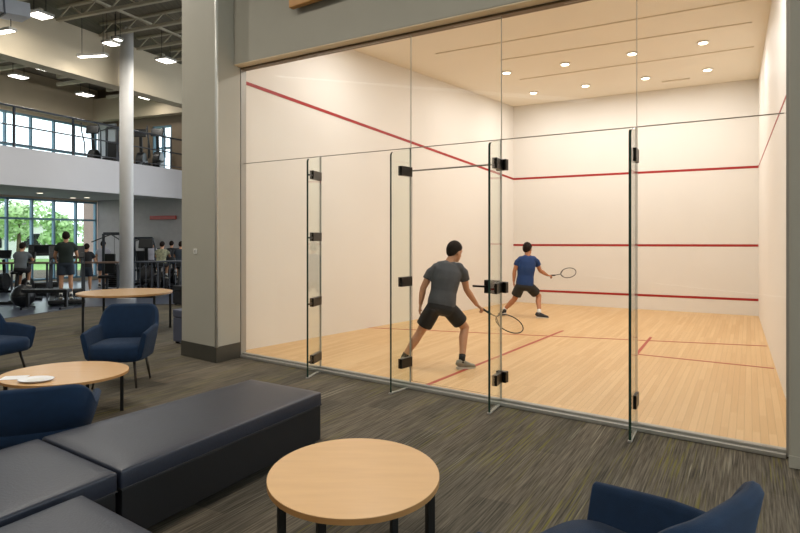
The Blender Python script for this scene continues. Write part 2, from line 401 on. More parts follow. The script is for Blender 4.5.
# ------------------------------------------------------------------ court glazing
SL, SR = 2.69, 2.62                                            # top of the lower glass
TH = .012
tF = [.0, .236, .451, .6245, .828, 1.0]                        # where the fins stand along the glass
gp = lambda t: lerp(AL, AR, t)
top = lambda t: SL + (SR - SL) * t
otop = lambda t: ZL - .035 + (ZR - ZL) * t
def pane(name, label, cat, t0, t1, z0, z1, gap=.002, group=None, par=None):
    """clear pane between t0,t1; z0,z1 are functions of t"""
    a, b = gp(t0) + G * gap, gp(t1) - G * gap
    mb = MB(); mb.slab(a, b, z0(t0), z1(t0), -TH / 2, TH / 2, z0(t1), z1(t1))
    mb.bm.faces.ensure_lookup_table()
    for f in mb.bm.faces:
        f.normal_update()
        f.material_index = 0 if abs(f.normal.dot(N)) > .9 else 1
    o = mb.build(name, [M['glass'], M['edge2']], par)
    if par is None: tag(o, label, cat, group)
    return o
M['edge2'] = mat('grey_polished_edge', (160, 160, 148), .3, var=.1)
M['finglass'] = glass_mat('fin_glass', (.945, .972, .95), .03)
M['silicone'] = mat('dark_silicone_joint', (150, 144, 130), .6)
zb = lambda t: .06
pane('glass_wall_sheet', 'fixed lower glass pane beside the taupe pier, left of the first fin', 'glass sheet', 0, tF[1], zb, lambda t: top(t) - .004)
pane('glass_wall_sheet', 'fixed lower glass pane between the four-clamp fin and the door', 'glass sheet', tF[1], tF[2], zb, lambda t: top(t) - .004)
pane('glass_wall_sheet', 'fixed lower glass pane in front of the court between door fin and narrow-clamp fin', 'glass sheet', tF[3], tF[4], zb, lambda t: top(t) - .004)
pane('glass_wall_sheet', 'fixed lower glass pane at the right end beside the right wall', 'glass sheet', tF[4], 1, zb, lambda t: top(t) - .004)
DT = lambda t: 2.40
dr = thing('door_1', 'frameless glass door between two fins in front of the charcoal-shirted player', 'door', tuple(gp(.54)))
dr['kind'] = 'structure'
a, b = gp(tF[2]) + G * .012, gp(tF[3]) - G * .012
mb = MB().slab(a, b, .07, 2.395, -TH / 2, TH / 2); mb.bm.faces.ensure_lookup_table()
for f in mb.bm.faces:
    f.normal_update(); f.material_index = 0 if abs(f.normal.dot(N)) > .9 else 1
mb.build('door_leaf', [M['glass'], M['edge']], dr)
MB().slab(a, b, 2.396, 2.41, -.01, .01).build('top_seal', M['silicone'], dr)
hd = gp(tF[3]) - G * .10
MB().slab(hd - G * .08, hd + G * .085, 1.10, 1.235, -.035, .035).build('lock_case', M['clamp'], dr, bevel=.004)
MB().bar(hd - G * .06 + N * .05 + V((0, 0, 1.168)), hd - G * .20 + N * .05 + V((0, 0, 1.168)), .02, .02).bar(hd - G * .06 + N * .01 + V((0, 0, 1.168)), hd - G * .06 + N * .06 + V((0, 0, 1.168)), .02, .02).build('handle', M['clamp'], dr, bevel=.003)
pane('glass_transom_sheet', 'shallow glass transom above the glass door', 'glass sheet', tF[2], tF[3], lambda t: 2.415, lambda t: top(t) - .004)
up = [('upper glass pane over the left third of the court', 0, tF[2]), ('upper glass pane directly above the glass door', tF[2], tF[3]),
      ('upper glass pane above the pane right of the door', tF[3], tF[4]), ('upper glass pane at the right end under the header', tF[4], 1)]
for lb, t0, t1 in up: pane('upper_glass_sheet', lb, 'glass sheet', t0, t1, lambda t: top(t) + .004, otop, .002)

FV = V((-.21, -.34, 0)); FD = FV.normalized(); FS = V((-FD.y, FD.x, 0))
def clampbox(c, z, along, w, h, th, name='clamp', par=None, hinge=True):
    m = Matrix((along, V((0, 0, 1)).cross(along), V((0, 0, 1)))).transposed()
    mb = MB(); mb.box(V((c.x, c.y, z)), (w, th, h), m=m)
    return mb.build(name, M['clamp'], par, bevel=.004)
FO = {1: fl(307.5, 378.3), 2: fl(390.8, 393.8), 3: fl(489.3, 413.8), 4: fl(630, 441.8)}
fins = [(1, 'glass fin with four dark clamps, leftmost of the glass fins', [(2.417, .95), (1.67, .95), (.88, .95), (.193, .95)]),
        (2, 'glass fin at the left jamb of the glass door', [(2.39, 1.05), (1.18, 1.05), (.29, 1.05)]),
        (3, 'glass fin at the lock side of the glass door', [(2.39, 1), (1.168, 1), (.275, 1)]),
        (4, 'glass fin with small clamps between the two right panes', [(2.37, .6), (.275, .6)])]
for i, lb, cl in fins:
    p = gp(tF[i]) + N * .012; q = FO[i]; z1 = top(tF[i])
    FV = FO[i] - gp(tF[i]); FD = FV.normalized(); FS = V((-FD.y, FD.x, 0))
    t = thing('glass_fin', lb, 'glass fin', (p.x, p.y, 0), group=None)
    mb = MB(); r = .05; s = FS * .011; dz = .075
    prof = [(0, .01), (1, .01), (1, z1 - dz - r)] + [(1 - (r / FV.length) * (1 - math.cos(k * PI / 8)), z1 - dz - r + r * math.sin(k * PI / 8)) for k in range(1, 5)] + [(0, z1)]
    P = lambda u, z, sg: V((*(lerp(p, q, u) + s * sg)[:2], z))
    mb.hexa([P(u, z, -1) for u, z in prof], [P(u, z, 1) for u, z in prof])
    for f in mb.bm.faces:
        f.normal_update(); f.material_index = 0 if abs(f.normal.dot(FS)) > .9 else (2 if (f.calc_center_median() - V((p.x, p.y, f.calc_center_median().z))).length < .04 else 1)
    mb.build('fin_panel', [M['finglass'], M['edge'], M['edge2']], t)
    MB().bar(p + V((0, 0, .006)), q + V((0, 0, .006)) + FD * .02, .03, .012).build('shoe', M['alu'], t)
    for z, k in cl:
        u, w = {1: (.36, .27), 2: (.26, .20), 3: (.30, .20), 4: (.28, .17)}[i]
        clampbox(lerp(p, q, u), z, FD, w, .105 * (1 if k > .7 else 1.1), .05, 'clamp', t)
        if i == 3: clampbox(gp(tF[i]) + G * .01 + N * .005, z, G, .11, .11, .06, 'glass_clamp', t)
        if i == 1: clampbox(lerp(p, q, .75), z - .01, FD, .16, .02, .03, 'clamp_arm', t)
MB().slab(gp(.003), gp(.997), top(.003) - .003, top(.003) + .003, -.008, .008, top(.997) - .003, top(.997) + .003).build('trim_6', M['silicone'])['kind'] = 'structure'
# ------------------------------------------------------------------ court downlights
dls = [((506.5, 73), 'nearer row left end'), ((565, 64.5), ''), ((632, 54), ''), ((703, 43), ''), ((533.5, 93), ''), ((585.5, 86), ''), ((645.5, 78.5), ''), ((707.5, 70), '')]
dlab = ['court ceiling downlight, first from the left in the nearer row', 'court ceiling downlight, second from the left in the nearer row', 'court ceiling downlight, third from the left in the nearer row', 'court ceiling downlight at the right end of the nearer row',
        'court ceiling downlight at the left end of the far row', 'court ceiling downlight, second from the left in the far row', 'court ceiling downlight, third from the left in the far row', 'court ceiling downlight at the right end of the far row']
dpts = [(fl(*pp, CEIL - .02), lb, 20) for (pp, _), lb in zip(dls, dlab)]
for i in range(4):                                             # unseen row near the glass, added to brighten the near walls
    q = lerp(AL, AR, .14 + .24 * i) - N * 1.9; dpts.append((V((q.x, q.y, CEIL - .02)), 'court ceiling downlight nearest the glass, ' + ['first', 'second', 'third', 'fourth'][i] + ' from the left', 28))
for p, lb, pw in dpts:
    t = thing('downlight', lb, 'ceiling light', tuple(p), group='downlights in the court ceiling')
    MB().lathe(p, [(.085, .02), (.10, .014), (.10, 0), (.075, -.004)], 20).build('ring', M['white'], t, smooth=False)
    MB().lathe(p, [(.07, -.004), (.07, -.009)], 20).build('lens', M['lamp_warm'], t)
    lamp('downlight_lamp', 'AREA', (p.x, p.y, p.z - .015), pw, (1, .965, .96), t, .16)

# ------------------------------------------------------------------ gym wing shell
W1a = V((-11.7, 23.4, 0)); W1s = W1a - DG * 9.0                 # window wall runs from W1s (near) to W1a (corner)
PD = V((.923, -.385, 0)); W2b = W1a + PD * 7.2
FA = V((-10.2, 15.4, 0)); fs, fe = FA - DG * 4.5, FA + DG * 6.75  # fascia line
Z0, Z1 = 3.0, 4.0
struct(MB().slab(fs, fe, Z0, Z1, 0, .16).build('wall_fascia', M['fascia']))
struct(MB().prism([(p.x, p.y) for p in (fs + V((-.05, .02, 0)), fe + V((-.05, .02, 0)), W1a, W1s)], Z0 + .05, Z1 - .08).build('ceiling_mezzanine', M['soffit']))
struct(MB().slab(W1s, W1a, 0, .12, 0, .25).slab(W1s, W1a, 2.98, 4.02, 0, .25).slab(W1s, W1a, 5.86, 7.35, 0, .25).build('wall_west', M['cream']))
# openings in the end wall: lower plain, upper with a window at px 153-172
w2p = lambda px: (lambda r: W1a + PD * ((r * W1a.y - W1a.x) / (PD.x - r * PD.y)))((px - CX) / F)
wa, wb = w2p(152.5), w2p(171.5)
mb = MB().slab(W1a, W2b, 0, Z1, 0, .25)
struct(mb.build('wall_end', M['greywall']))
mb = MB().slab(W1a, wa, Z1, 7.35, 0, .25).slab(wb, W2b, Z1, 7.35, 0, .25).slab(wa, wb, 5.72, 7.35, 0, .25)
struct(mb.build('wall_end_upper', M['taupedark']))
struct(MB().slab(W1a + PD * .12, w2p(117), Z1, 5.95, -.08, .0).build('wall_panel', M['palepanel']))
def window(name, a, b, z0, z1, cols, zt, sw=.065, dep=.13):
    d = (b - a).normalized(); L = (b - a).length
    mb = MB(); mb.slab(a, b, z0, z0 + sw, .02, dep); mb.slab(a, b, z1 - sw, z1, .02, dep)
    for c in cols: mb.slab(a + d * (c * L - sw / 2), a + d * (c * L + sw / 2), z0, z1, .02, dep)
    for z in zt: mb.slab(a, b, z - .035, z + .035, .03, dep - .02)
    o = struct(mb.build(name, M['winframe']))
    MB().slab(a, b, z0 + .02, z1 - .02, .08, .09).build('pane', M['winglass'], o)
    return o
def w1t(px):
    r = (px - CX) / F; s = (r * W1s.y - W1s.x) / (DG.x - r * DG.y); return s / 9.0
cols = [w1t(x) for x in (8, 33, 55, 77, 96.5)]
window('window_1', W1s, W1a, .12, 2.98, [.02, .14, .27] + cols, [2.28])
cols2 = [w1t(x) for x in (6, 32, 55, 75, 96.5)]
window('window_2', W1s, W1a, 4.02, 5.86, [.02, .14, .27] + cols2, [4.75])
window('window_3', wa, wb, Z1, 5.72, [.03, .5, .97], [4.9])
# pale concrete and soffit lamps are fixed below the mezzanine
# floor of the upper level is the top of the slab
# column, girders, roof
cpos = at(126.5, 298, 16.4)
t = struct(MB().lathe((cpos.x, cpos.y, 0), [(.175, 0), (.175, 7.3)], 32).build('column', M['column'], smooth=False))
for p in t.data.polygons: p.use_smooth = len(p.vertices) == 4
struct(MB().lathe((cpos.x, cpos.y, .005), [(.24, 0), (.24, .16), (.18, .19)], 32).build('trim_5', M['white']))
CB = V((cpos.x, cpos.y, 0)) + V((-.30, .12, 0))
struct(MB().slab(CB - DG * 9, CB + DG * 8, 5.82, 7.0, 0, .35).slab(CB - DG * 9, CB + DG * 8, 5.76, 5.84, -.05, .4).build('girder_main', M['cream']))
struct(MB().slab(W1s + PD * .3, W1a + PD * .3, 5.95, 6.9, 0, .3).build('girder_west', M['cream']))
struct(MB().slab(W1a - DG * .45, W2b - DG * .45, 6.02, 6.85, 0, .3).build('girder_end', M['cream']))
struct(MB().prism([(-15, -6), (7, -6), (7, 9), (-.5, 14), (-4, 26), (-15, 26)], 7.3, 7.5).build('ceiling', M['deck']))
base0 = CB - DG * 9
k = 0
for i in range(12):                                            # joists across the lounge bay
    s0 = base0 + DG * (2.2 + i * 1.25); s1 = s0 + PD * 9.5
    if s1.y < -2: continue
    mb = MB(); a = s0 + V((0, 0, 6.98)); b = s1 + V((0, 0, 6.98))
    mb.bar(a, b, .09, .07); mb.bar(a + V((0, 0, .3)), b + V((0, 0, .3)), .09, .06)
    nseg = 22
    for j in range(nseg):
        p = lerp(a, b, j / nseg); q = lerp(a, b, (j + 1) / nseg)
        if j % 2: mb.bar(p + V((0, 0, .3)), q, .03, .03)
        else: mb.bar(p, q + V((0, 0, .3)), .03, .03)
    struct(mb.build('roof_joist', M['joist']))
for i in range(7):                                             # joists over the mezzanine bay
    s0 = base0 + DG * (3.0 + i * 2.0) - PD * .3; s1 = s0 - PD * 4.6
    struct(MB().bar(s0 + V((0, 0, 6.75)), s1 + V((0, 0, 6.75)), .1, .1).bar(s0 + V((0, 0, 7.1)), s1 + V((0, 0, 7.1)), .1, .3).build('roof_joist', M['joist']))
for j in range(4):
    s0 = base0 + PD * (1.6 + j * 1.9) + DG * 1; s1 = s0 + DG * 15
    struct(MB().bar(s0 + V((0, 0, 7.12)), s1 + V((0, 0, 7.12)), .06, .05).build('roof_bridging', M['joist']))
# duct near the top left corner
a = at(-30, 2, 12.2); b = at(26, 13, 13.0)
o = thing('air_duct', 'grey rectangular air duct under the roof in the top left corner', 'duct', tuple(a))
MB().bar(a, b, .5, .3).build('duct_body', M['palepanel'], o, bevel=.01)
MB().bar(lerp(a, b, .5) - V((0, 0, .02)), lerp(a, b, .53) - V((0, 0, .02)), .53, .33).build('flange', M['rail'], o)

struct(MB().slab((4.9, -6.2), (-16.2, -6.2), 0, 7.4, 0, .2).build('wall_rear', M['taupe']))
struct(MB().slab((-16.2, -6.2), W1s, 0, 7.4, 0, .2).build('wall_lounge_left', M['taupe']))
window('added_window', V((Q3.x, Q3.y, 0)), V((4.9, -6.2, 0)), .05, 7.2, [.0, .2, .4, .6, .8, 1], [2.6, 5.0])  # unseen glazing, added so daylight enters the lounge from the right

# ------------------------------------------------------------------ lounge and mezzanine light fixtures
def panel_light(c, sx, sy, lb, power=0, name='panel_light', hang=.5, col=(1, .95, .86), zdir=DG):
    c = V(c); sx *= .85; sy *= .85; t = thing(name, lb, 'ceiling light', tuple(c))
    ang = math.atan2(zdir.y, zdir.x)
    MB().box(c + V((0, 0, .035)), (sx + .05, sy + .05, .06), ang).build('housing', M['housing'], t, bevel=.005)
    MB().box(c, (sx, sy, .012), ang).build('diffuser', M['lamp_cool'], t)
    R = Matrix.Rotation(ang, 3, 'Z')
    for k in (-1, 1):
        p = c + R @ V((k * sx * .4, 0, .06)); MB().tube([p, p + V((0, 0, hang))], .008, 6).build('hanger', M['black'], t)
    if power: lamp('panel_lamp', 'AREA', (c.x, c.y, c.z - .02), power, col, t, sx, (0, 0, ang), sy, shape='RECTANGLE')
    return t
def pz(px, py, z): return fl(px, py, z)
PW = 22
panel_light(pz(40, 16, 6.55), .42, .42, 'square ceiling panel light above the far end of the duct', PW, hang=.7)
panel_light(pz(1, 2, 6.6), .55, .5, 'square ceiling panel light at the top left corner beside the duct', PW, hang=.65)
panel_light(pz(5, 32, 6.05), .55, .16, 'short bar light hung before the cream girder under the duct', 9, hang=1.2, zdir=PD)
panel_light(pz(92.5, 56.5, 6.1), .85, .13, 'long bar light hung by the cream girder left of the column', 12, hang=1.15, zdir=V((.9, -.15, 0)).normalized())
panel_light(pz(111, 44, 6.5), .36, .3, 'small panel light just left of the column top', 8, hang=.75)
panel_light(pz(118, 40, 6.55), .2, .12, 'tiny light touching the left edge of the column', 0, hang=.7)
panel_light(pz(166, 61, 6.5), .46, .4, 'square ceiling panel light between the column and the pier', PW, hang=.75)
panel_light(pz(18.5, 77, 6.4), .5, .34, 'panel light above the upper windows at far left', 14, hang=.7)
panel_light(pz(44.5, 69.5, 6.5), .4, .34, 'panel light over the mezzanine under a thin strip', 14, hang=.7)
panel_light(pz(54, 67, 6.5), .5, .08, 'thin strip light beside a panel over the mezzanine', 0, hang=.7, zdir=PD)
panel_light(pz(80, 78.5, 6.5), .4, .3, 'panel light over the mezzanine straight below the long bar light', 14, hang=.7)
panel_light(pz(85, 95, 6.45), .5, .4, 'panel light over the mezzanine before the last upper window', 14, hang=.8)
panel_light(pz(147, 98, 6.45), .5, .4, 'panel light over the mezzanine right of the column', 14, hang=.8)
# unseen fixtures added above the seating area as lounge fill light
for i, (x, y) in enumerate(((-4.5, 4.5), (-1.5, 2.2), (-4.6, 9.2), (-1.0, -1.0), (-6.8, 6.8))):
    panel_light((x, y, 6.55), .6, .6, ['added unseen fill panel over the coffee table', 'added unseen fill panel over the sectional bench', 'added unseen fill panel over the high round table', 'added unseen fill panel over the viewer', 'added unseen fill panel over the gym walkway'][i], 95, hang=.7)
# soffit downlights under the mezzanine
for i, (px, py) in enumerate(((87, 197.5), (73, 197.8), (139, 202), (151, 203), (40, 193))):
    p = fl(px, py, Z0 + .045)
    t = thing('downlight', ['soffit downlight under the mezzanine just left of the column', 'faint soffit downlight under the mezzanine, second left of the column', 'soffit downlight under the mezzanine just right of the column', 'soffit downlight under the mezzanine, second right of the column', 'soffit downlight under the mezzanine over the treadmill'][i], 'ceiling light', tuple(p), group='downlights under the mezzanine')
    MB().lathe(p, [(.09, .012), (.12, .006), (.12, -.006)], 16).build('ring', M['white'], t)
    MB().lathe(p, [(.085, -.006), (.085, -.01)], 16).build('lens', M['lamp_tile'], t)
    lamp('soffit_lamp', 'AREA', (p.x, p.y, p.z - .02), 5, (1, .93, .84), t, .15)

# ------------------------------------------------------------------ railings
t = thing('mezzanine_railing', 'grey metal railing on top of the white mezzanine edge', 'railing', (FA.x, FA.y, Z1))
ra, rb = fs + V((-.08, .03, 0)), fe + V((-.08, .03, 0))
for z, r in ((5.08, .03), (4.58, .02), (4.1, .014)):
    MB().tube([V((ra.x, ra.y, z)), V((rb.x, rb.y, z))], r, 8).build('rail', M['rail'], t)
def fasc(px):
    r = (px - CX) / F; s = (r * ra.y - ra.x) / (DG.x - r * DG.y); return ra + DG * s
for px in (-45, 14, 73, 117.5, 171):
    p = fasc(px); MB().bar(V((p.x, p.y, Z1)), V((p.x, p.y, 5.08)), .05, .05).build('post', M['rail'], t)
t = thing('gym_handrail', 'brown topped handrail across the gym left of the white column', 'railing', tuple(at(60, 263, 17)))
a, b = at(-25, 263.3, 16.42), at(119, 262.4, 16.45)
MB().tube([a, b], .028, 8).build('rail', M['railwood'], t)
for k in range(5):
    p = lerp(a, b, k / 4.0 * .98 + .01); MB().bar(V((p.x, p.y, .0)), p, .04, .04).build('post', M['rail'], t)
t = thing('gym_balustrade', 'grey barred balustrade in the gym right of the white column', 'railing', tuple(at(160, 262, 17)))
a, b = at(134, 262, 16.9), at(181.5, 261.2, 17.0)
MB().tube([a, b], .028, 8).build('rail', M['rail'], t)
MB().tube([V((a.x, a.y, .15)), V((b.x, b.y, .15))], .02, 8).build('rail', M['rail'], t)
for k in range(9):
    p = lerp(a, b, k / 8); MB().tube([V((p.x, p.y, 0)), p], .02 if k % 4 == 0 else .011, 6).build('baluster', M['rail'], t)
ws = w2p(151) - DG * .02; we = w2p(177) - DG * .02
o = MB().slab(ws, we, 2.28, 2.42, -.05, .0).build('wall_sign', M['signred'], bevel=.01)
tag(o, 'long plain red sign high on the grey gym end wall', 'sign')

# ------------------------------------------------------------------ furniture
def armchair(label, loc, facing):
    t = thing('armchair', label, 'armchair', loc, math.atan2(facing[1], facing[0]) + PI / 2, local=True)
    # shell: U-shaped wall; local front = -Y
    ns = 49; path = []
    for i in range(ns):
        s = -1 + 2 * i / (ns - 1); a = s * PI * .5
        # superellipse plan
        e = .52
        x = .355 * math.copysign(abs(math.sin(a)) ** e, math.sin(a)); y = .30 * abs(math.cos(a)) ** e
        path.append((s, x, y))
    full = [(-1, -.352, -.33), (-1, -.355, -.25), (-1, -.356, -.17), (-1, -.357, -.08)] + path + [(1, .357, -.08), (1, .356, -.17), (1, .355, -.25), (1, .352, -.33)]
    mb = MB(); rings = []; n = len(full)
    for i, (s, x, y) in enumerate(full):
        p0 = full[max(i - 1, 0)]; p1 = full[min(i + 1, n - 1)]
        tx, ty = p1[1] - p0[1], p1[2] - p0[2]; L = math.hypot(tx, ty) or 1; nx, ny = -ty / L, tx / L      # outward
        if nx * x + ny * (y + .05) < 0: nx, ny = -nx, -ny
        f = max(0, min(1, (y - .15) / .14)); f = f * f * (3 - 2 * f)
        arm = .60 - .035 * max(0, min(1, (-y + .0) / .33))
        h = arm + (.80 - arm) * f
        fr = .05 * max(0, (-y - .25) / .08)
        fl_o = .045 + .035 * f; th = .06
        prof = []
        z0 = .285
        for (z, o_) in ((z0, -.05), (z0 + .03, -.012), (lerp(z0, h, .5), fl_o * .45), (h - .03, fl_o), (h - .008, fl_o - .012), (h, fl_o - .03), (h - .008, fl_o - .05), (h - .03, fl_o - th), (lerp(z0, h, .5), fl_o * .45 - th - .01), (z0 + .03, -.09), (z0, -.075)):
            prof.append(V((x + nx * o_, y + ny * o_ + fr * 0, z)))
        rings.append([mb.bm.verts.new(p) for p in prof])
    m = len(rings[0])
    for A, B in zip(rings, rings[1:]):
        for k in range(m): mb.face([A[k], A[(k + 1) % m], B[(k + 1) % m], B[k]])
    mb.face(rings[0][::-1]); mb.face(rings[-1])
    o = mb.build('shell', M['navy'], t, smooth=True)
    b = o.modifiers.new('b', 'BEVEL'); b.width = .012; b.segments = 3; b.limit_method = 'ANGLE'; b.angle_limit = math.radians(50)
    mb = MB()
    prof = [(.30, .27), (.335, .28), (.345, .33), (.345, .40), (.325, .435), (.2, .45)]
    seg = 40; rings = []
    for r, z in prof:
        ring = []
        for k in range(seg):
            a = 2 * PI * k / seg; ca, sa = math.cos(a), math.sin(a)
            ring.append(mb.bm.verts.new(V((r * .98 * math.copysign(abs(ca) ** .42, ca), -.035 + r * .99 * math.copysign(abs(sa) ** .42, sa), z))))
        rings.append(ring)
    for A, B in zip(rings, rings[1:]):
        for k in range(seg): mb.face([A[k], A[(k + 1) % seg], B[(k + 1) % seg], B[k]])
    mb.face(rings[0][::-1]); mb.face(rings[-1])
    mb.build('seat', M['navy'], t, smooth=True)
    for sx in (-1, 1):
        for sy in (-1, 1):
            MB().tube([V((sx * .22, sy * .2 - .03, .285)), V((sx * .265, sy * .26 - .03, 0))], [.02, .0125], 12).build('leg', M['brownleg'], t, smooth=True)
    return t
ch = armchair('navy tub armchair facing the viewer behind the coffee table', (-3.17, 6.93, 0), (.10, -1)); ch.scale = (.88, .95, 1.09)
dup(ch, (-4.99, 7.38, 0), math.atan2(-.3, .95) + PI / 2, 'navy tub armchair cut by the left edge, beside the coffee table', (.9, .95, .97))
dup(ch, (-2.66, 4.42, 0), math.atan2(.92, -.40) + PI / 2, 'navy armchair with its back against the charcoal sectional bench', (1.04, 1, .81))
dup(ch, (.785, 2.17, 0), math.atan2(.79, -.62) + PI / 2, 'navy armchair in front at the bottom edge, right of the round table', (1, 1.06, 1.06))

def round_table(label, c, rx, ry, rz, h, thick, legs, lw, square=True, group=None, lean=0):
    t = thing('round_table', label, 'table', (c[0], c[1], 0), group=group)
    cc = V((c[0], c[1], 0))
    MB().lathe(cc + V((0, 0, h)), [(1 - .004 / rx, -.004), (1, -.003), (.999, 0)], 72, rx, ry, rz).build('tabletop', M['wood'], t)
    MB().lathe(cc + V((0, 0, h)), [(1 - .01 / rx, -thick), (1, -thick + .004), (1.0, -.0035)], 72, rx, ry, rz).build('edge_band', M['woodedge'], t)
    for lx, ly in legs:
        p = cc + V((lx, ly, 0))
        MB().bar(p, p + V((0, 0, h - thick)), lw, lw, V((1, .4, 0)).normalized()).build('leg', M['black'], t, bevel=.003)
    mb = MB()
    for i in range(len(legs)):
        p = cc + V((*legs[i], h - thick - .02)); q = cc + V((*legs[(i + 1) % len(legs)], h - thick - .02)); mb.bar(p, q, .025, .035)
    mb.build('apron', M['black'], t)
    return t
ct = V((-.233, 3.06, 0))
lg = []
for px, py in ((282, 500), (320, 512)): pass
def underpx(px, y): return ((px - CX) / F * y - ct.x, y - ct.y)
round_table('round beech table with black legs standing in front of the glass, at bottom centre', (ct.x, ct.y), .43, .51, math.radians(4), .487, .032,
            [underpx(281.5, 2.99), underpx(321, 2.73), underpx(430, 3.07), underpx(394, 3.42)], .04)
round_table('round beech coffee table between the navy armchairs, with white sheets on it', (-3.13, 5.66), .55, .51, 0, .405, .028,
            [(.45, .17), (-.02, .44), (-.45, -.17), (.02, -.42)], .032)
round_table('large round beech table near the white column and gym', (-4.88, 10.75), .79, .76, 0, .69, .035,
            [(-.57, -.35), (-.57, .38), (.66, .36), (.66, -.36)], .04)
# sheets on the coffee table
pc = fl(36, 381, .405)
o = thing('plate', 'white oval plate on the beech coffee table', 'plate', (pc.x, pc.y, .406))
MB().lathe((pc.x, pc.y, .4065), [(.08, 0), (.11, .004), (.145, .016), (.15, .018), (.142, .02), (.10, .008), (.02, .006)], 40, 1, .8).build('dish', M['paper'], o, smooth=True)
MB().lathe((pc.x, pc.y, .4065), [(.07, .0085), (.072, .01), (.02, .0102)], 32, 1, .8).build('well', M['white'], o)
ps_ = fl(14, 378, .405)
o = tag(MB().box((ps_.x, ps_.y, .4075), (.2, .15, .003), .2).build('paper_sheet', M['paper']), 'flat white sheet of paper at the left end of the coffee table', 'paper')

# sectional bench
A1 = V((-1.473, 3.19, 0)); A2 = V((-.62, 4.82, 0)); A3 = V((-1.29, 5.26, 0)); A4 = V((-2.22, 3.736, 0))
uA = (A2 - A1).normalized(); vA = (A4 - A1).normalized()
def bench(label, pts, cshift=.0):
    c = sum(pts, V((0, 0, 0))) / 4
    t = thing('bench_module', label, 'bench', (c.x, c.y, 0), group='charcoal sectional bench modules')
    inset = lambda k: [(p + (c - p).normalized() * k) for p in pts]
    # cushion: pillowed top
    mb = MB(); nU, nV = 22, 14
    o4 = inset(.004)
    def q(u, v): return lerp(lerp(o4[0], o4[1], u), lerp(o4[3], o4[2], u), v)
    grid = []
    for i in range(nU + 1):
        row = []
        for j in range(nV + 1):
            u, v = i / nU, j / nV
            e = min(u, 1 - u) * 1.9; f = min(v, 1 - v) * .85
            d = min(e, f); puff = .012 * (1 - math.exp(-d / .07))
            p = q(u, v); row.append(mb.bm.verts.new(V((p.x, p.y, .438 + puff))))
        grid.append(row)
    for i in range(nU):
        for j in range(nV): mb.face([grid[i][j], grid[i + 1][j], grid[i + 1][j + 1], grid[i][j + 1]])
    loop = [grid[i][0] for i in range(nU + 1)] + [grid[nU][j] for j in range(1, nV + 1)] + [grid[i][nV] for i in range(nU - 1, -1, -1)] + [grid[0][j] for j in range(nV - 1, 0, -1)]
    low = [mb.bm.verts.new(V((v.co.x, v.co.y, .335))) for v in loop]; n = len(loop)
    for k in range(n): mb.face([loop[k], low[k], low[(k + 1) % n], loop[(k + 1) % n]])
    mb.face(low)
    cu = mb.build('cushion', M['vinyl'], t, smooth=True, bevel=.014, seg=3)
    o4 = inset(.001)
    z = .437
    MB().tube([V((p.x, p.y, .338)) for p in inset(.006)], .005, 6, close=True).build('piping', M['seamdark'], cu)
    MB().prism([(p.x, p.y) for p in inset(.012)], .06, .333).build('base', M['vinylbase'], t, bevel=.008)
    for p in inset(.09):
        MB().box((p.x, p.y, .03), (.06, .06, .06)).build('foot', M['black'], t)
    return t
bench('long charcoal bench module reaching toward the glass wall', [A1, A2, A3, A4])
B1 = A1 - uA * .012; B4 = A4 - uA * .012; L = 1.75
bench('charcoal corner bench module beside the navy armchair back', [B1 - uA * L, B1, B4, B4 - uA * L])
cdir = V((.80, -.60, 0)); C1 = V((-1.56, 2.94, 0)) + cdir * .035
bench('charcoal bench module lowest in the left corner, jutting toward the round table', [C1 - uA * 1.1, C1 - uA * 1.1 + cdir * .75, C1 + cdir * .75, C1])
# ottoman cubes near the pier
def cube_ottoman(label, c, w, h, rz, m):
    t = thing('ottoman', label, 'ottoman', (c[0], c[1], 0))
    R = Matrix.Rotation(rz, 3, 'Z')
    MB().box((c[0], c[1], h - .06), (w, w, .12), rz).build('cushion', m, t, bevel=.02, seg=3)
    MB().box((c[0], c[1], (h - .125 + .03) / 2), (w * .98, w * .98, h - .125 - .03), rz).build('base', m, t, bevel=.012)
    for sx in (-1, 1):
        for sy in (-1, 1):
            p = V((c[0], c[1], .015)) + R @ V((sx * w * .4, sy * w * .4, 0)); MB().box(p, (.04, .04, .03), rz).build('foot', M['black'], t)
    return t
g_ang = math.atan2(G.y, G.x)
M['slateblue'] = mat('slate_blue_vinyl', (74, 78, 96), .5, var=.06)
c = fl(172.3, 343) + G * .27 + dp * .27
cube_ottoman('slate blue cube ottoman tucked behind the taupe pier', c, .54, .53, g_ang, M['slateblue'])
c = fl(173, 304.5) + G * .3 + dp * .25
cube_ottoman('black cube ottoman behind the slate blue one, near the gym', c, .56, .47, g_ang, M['blackcloth'])

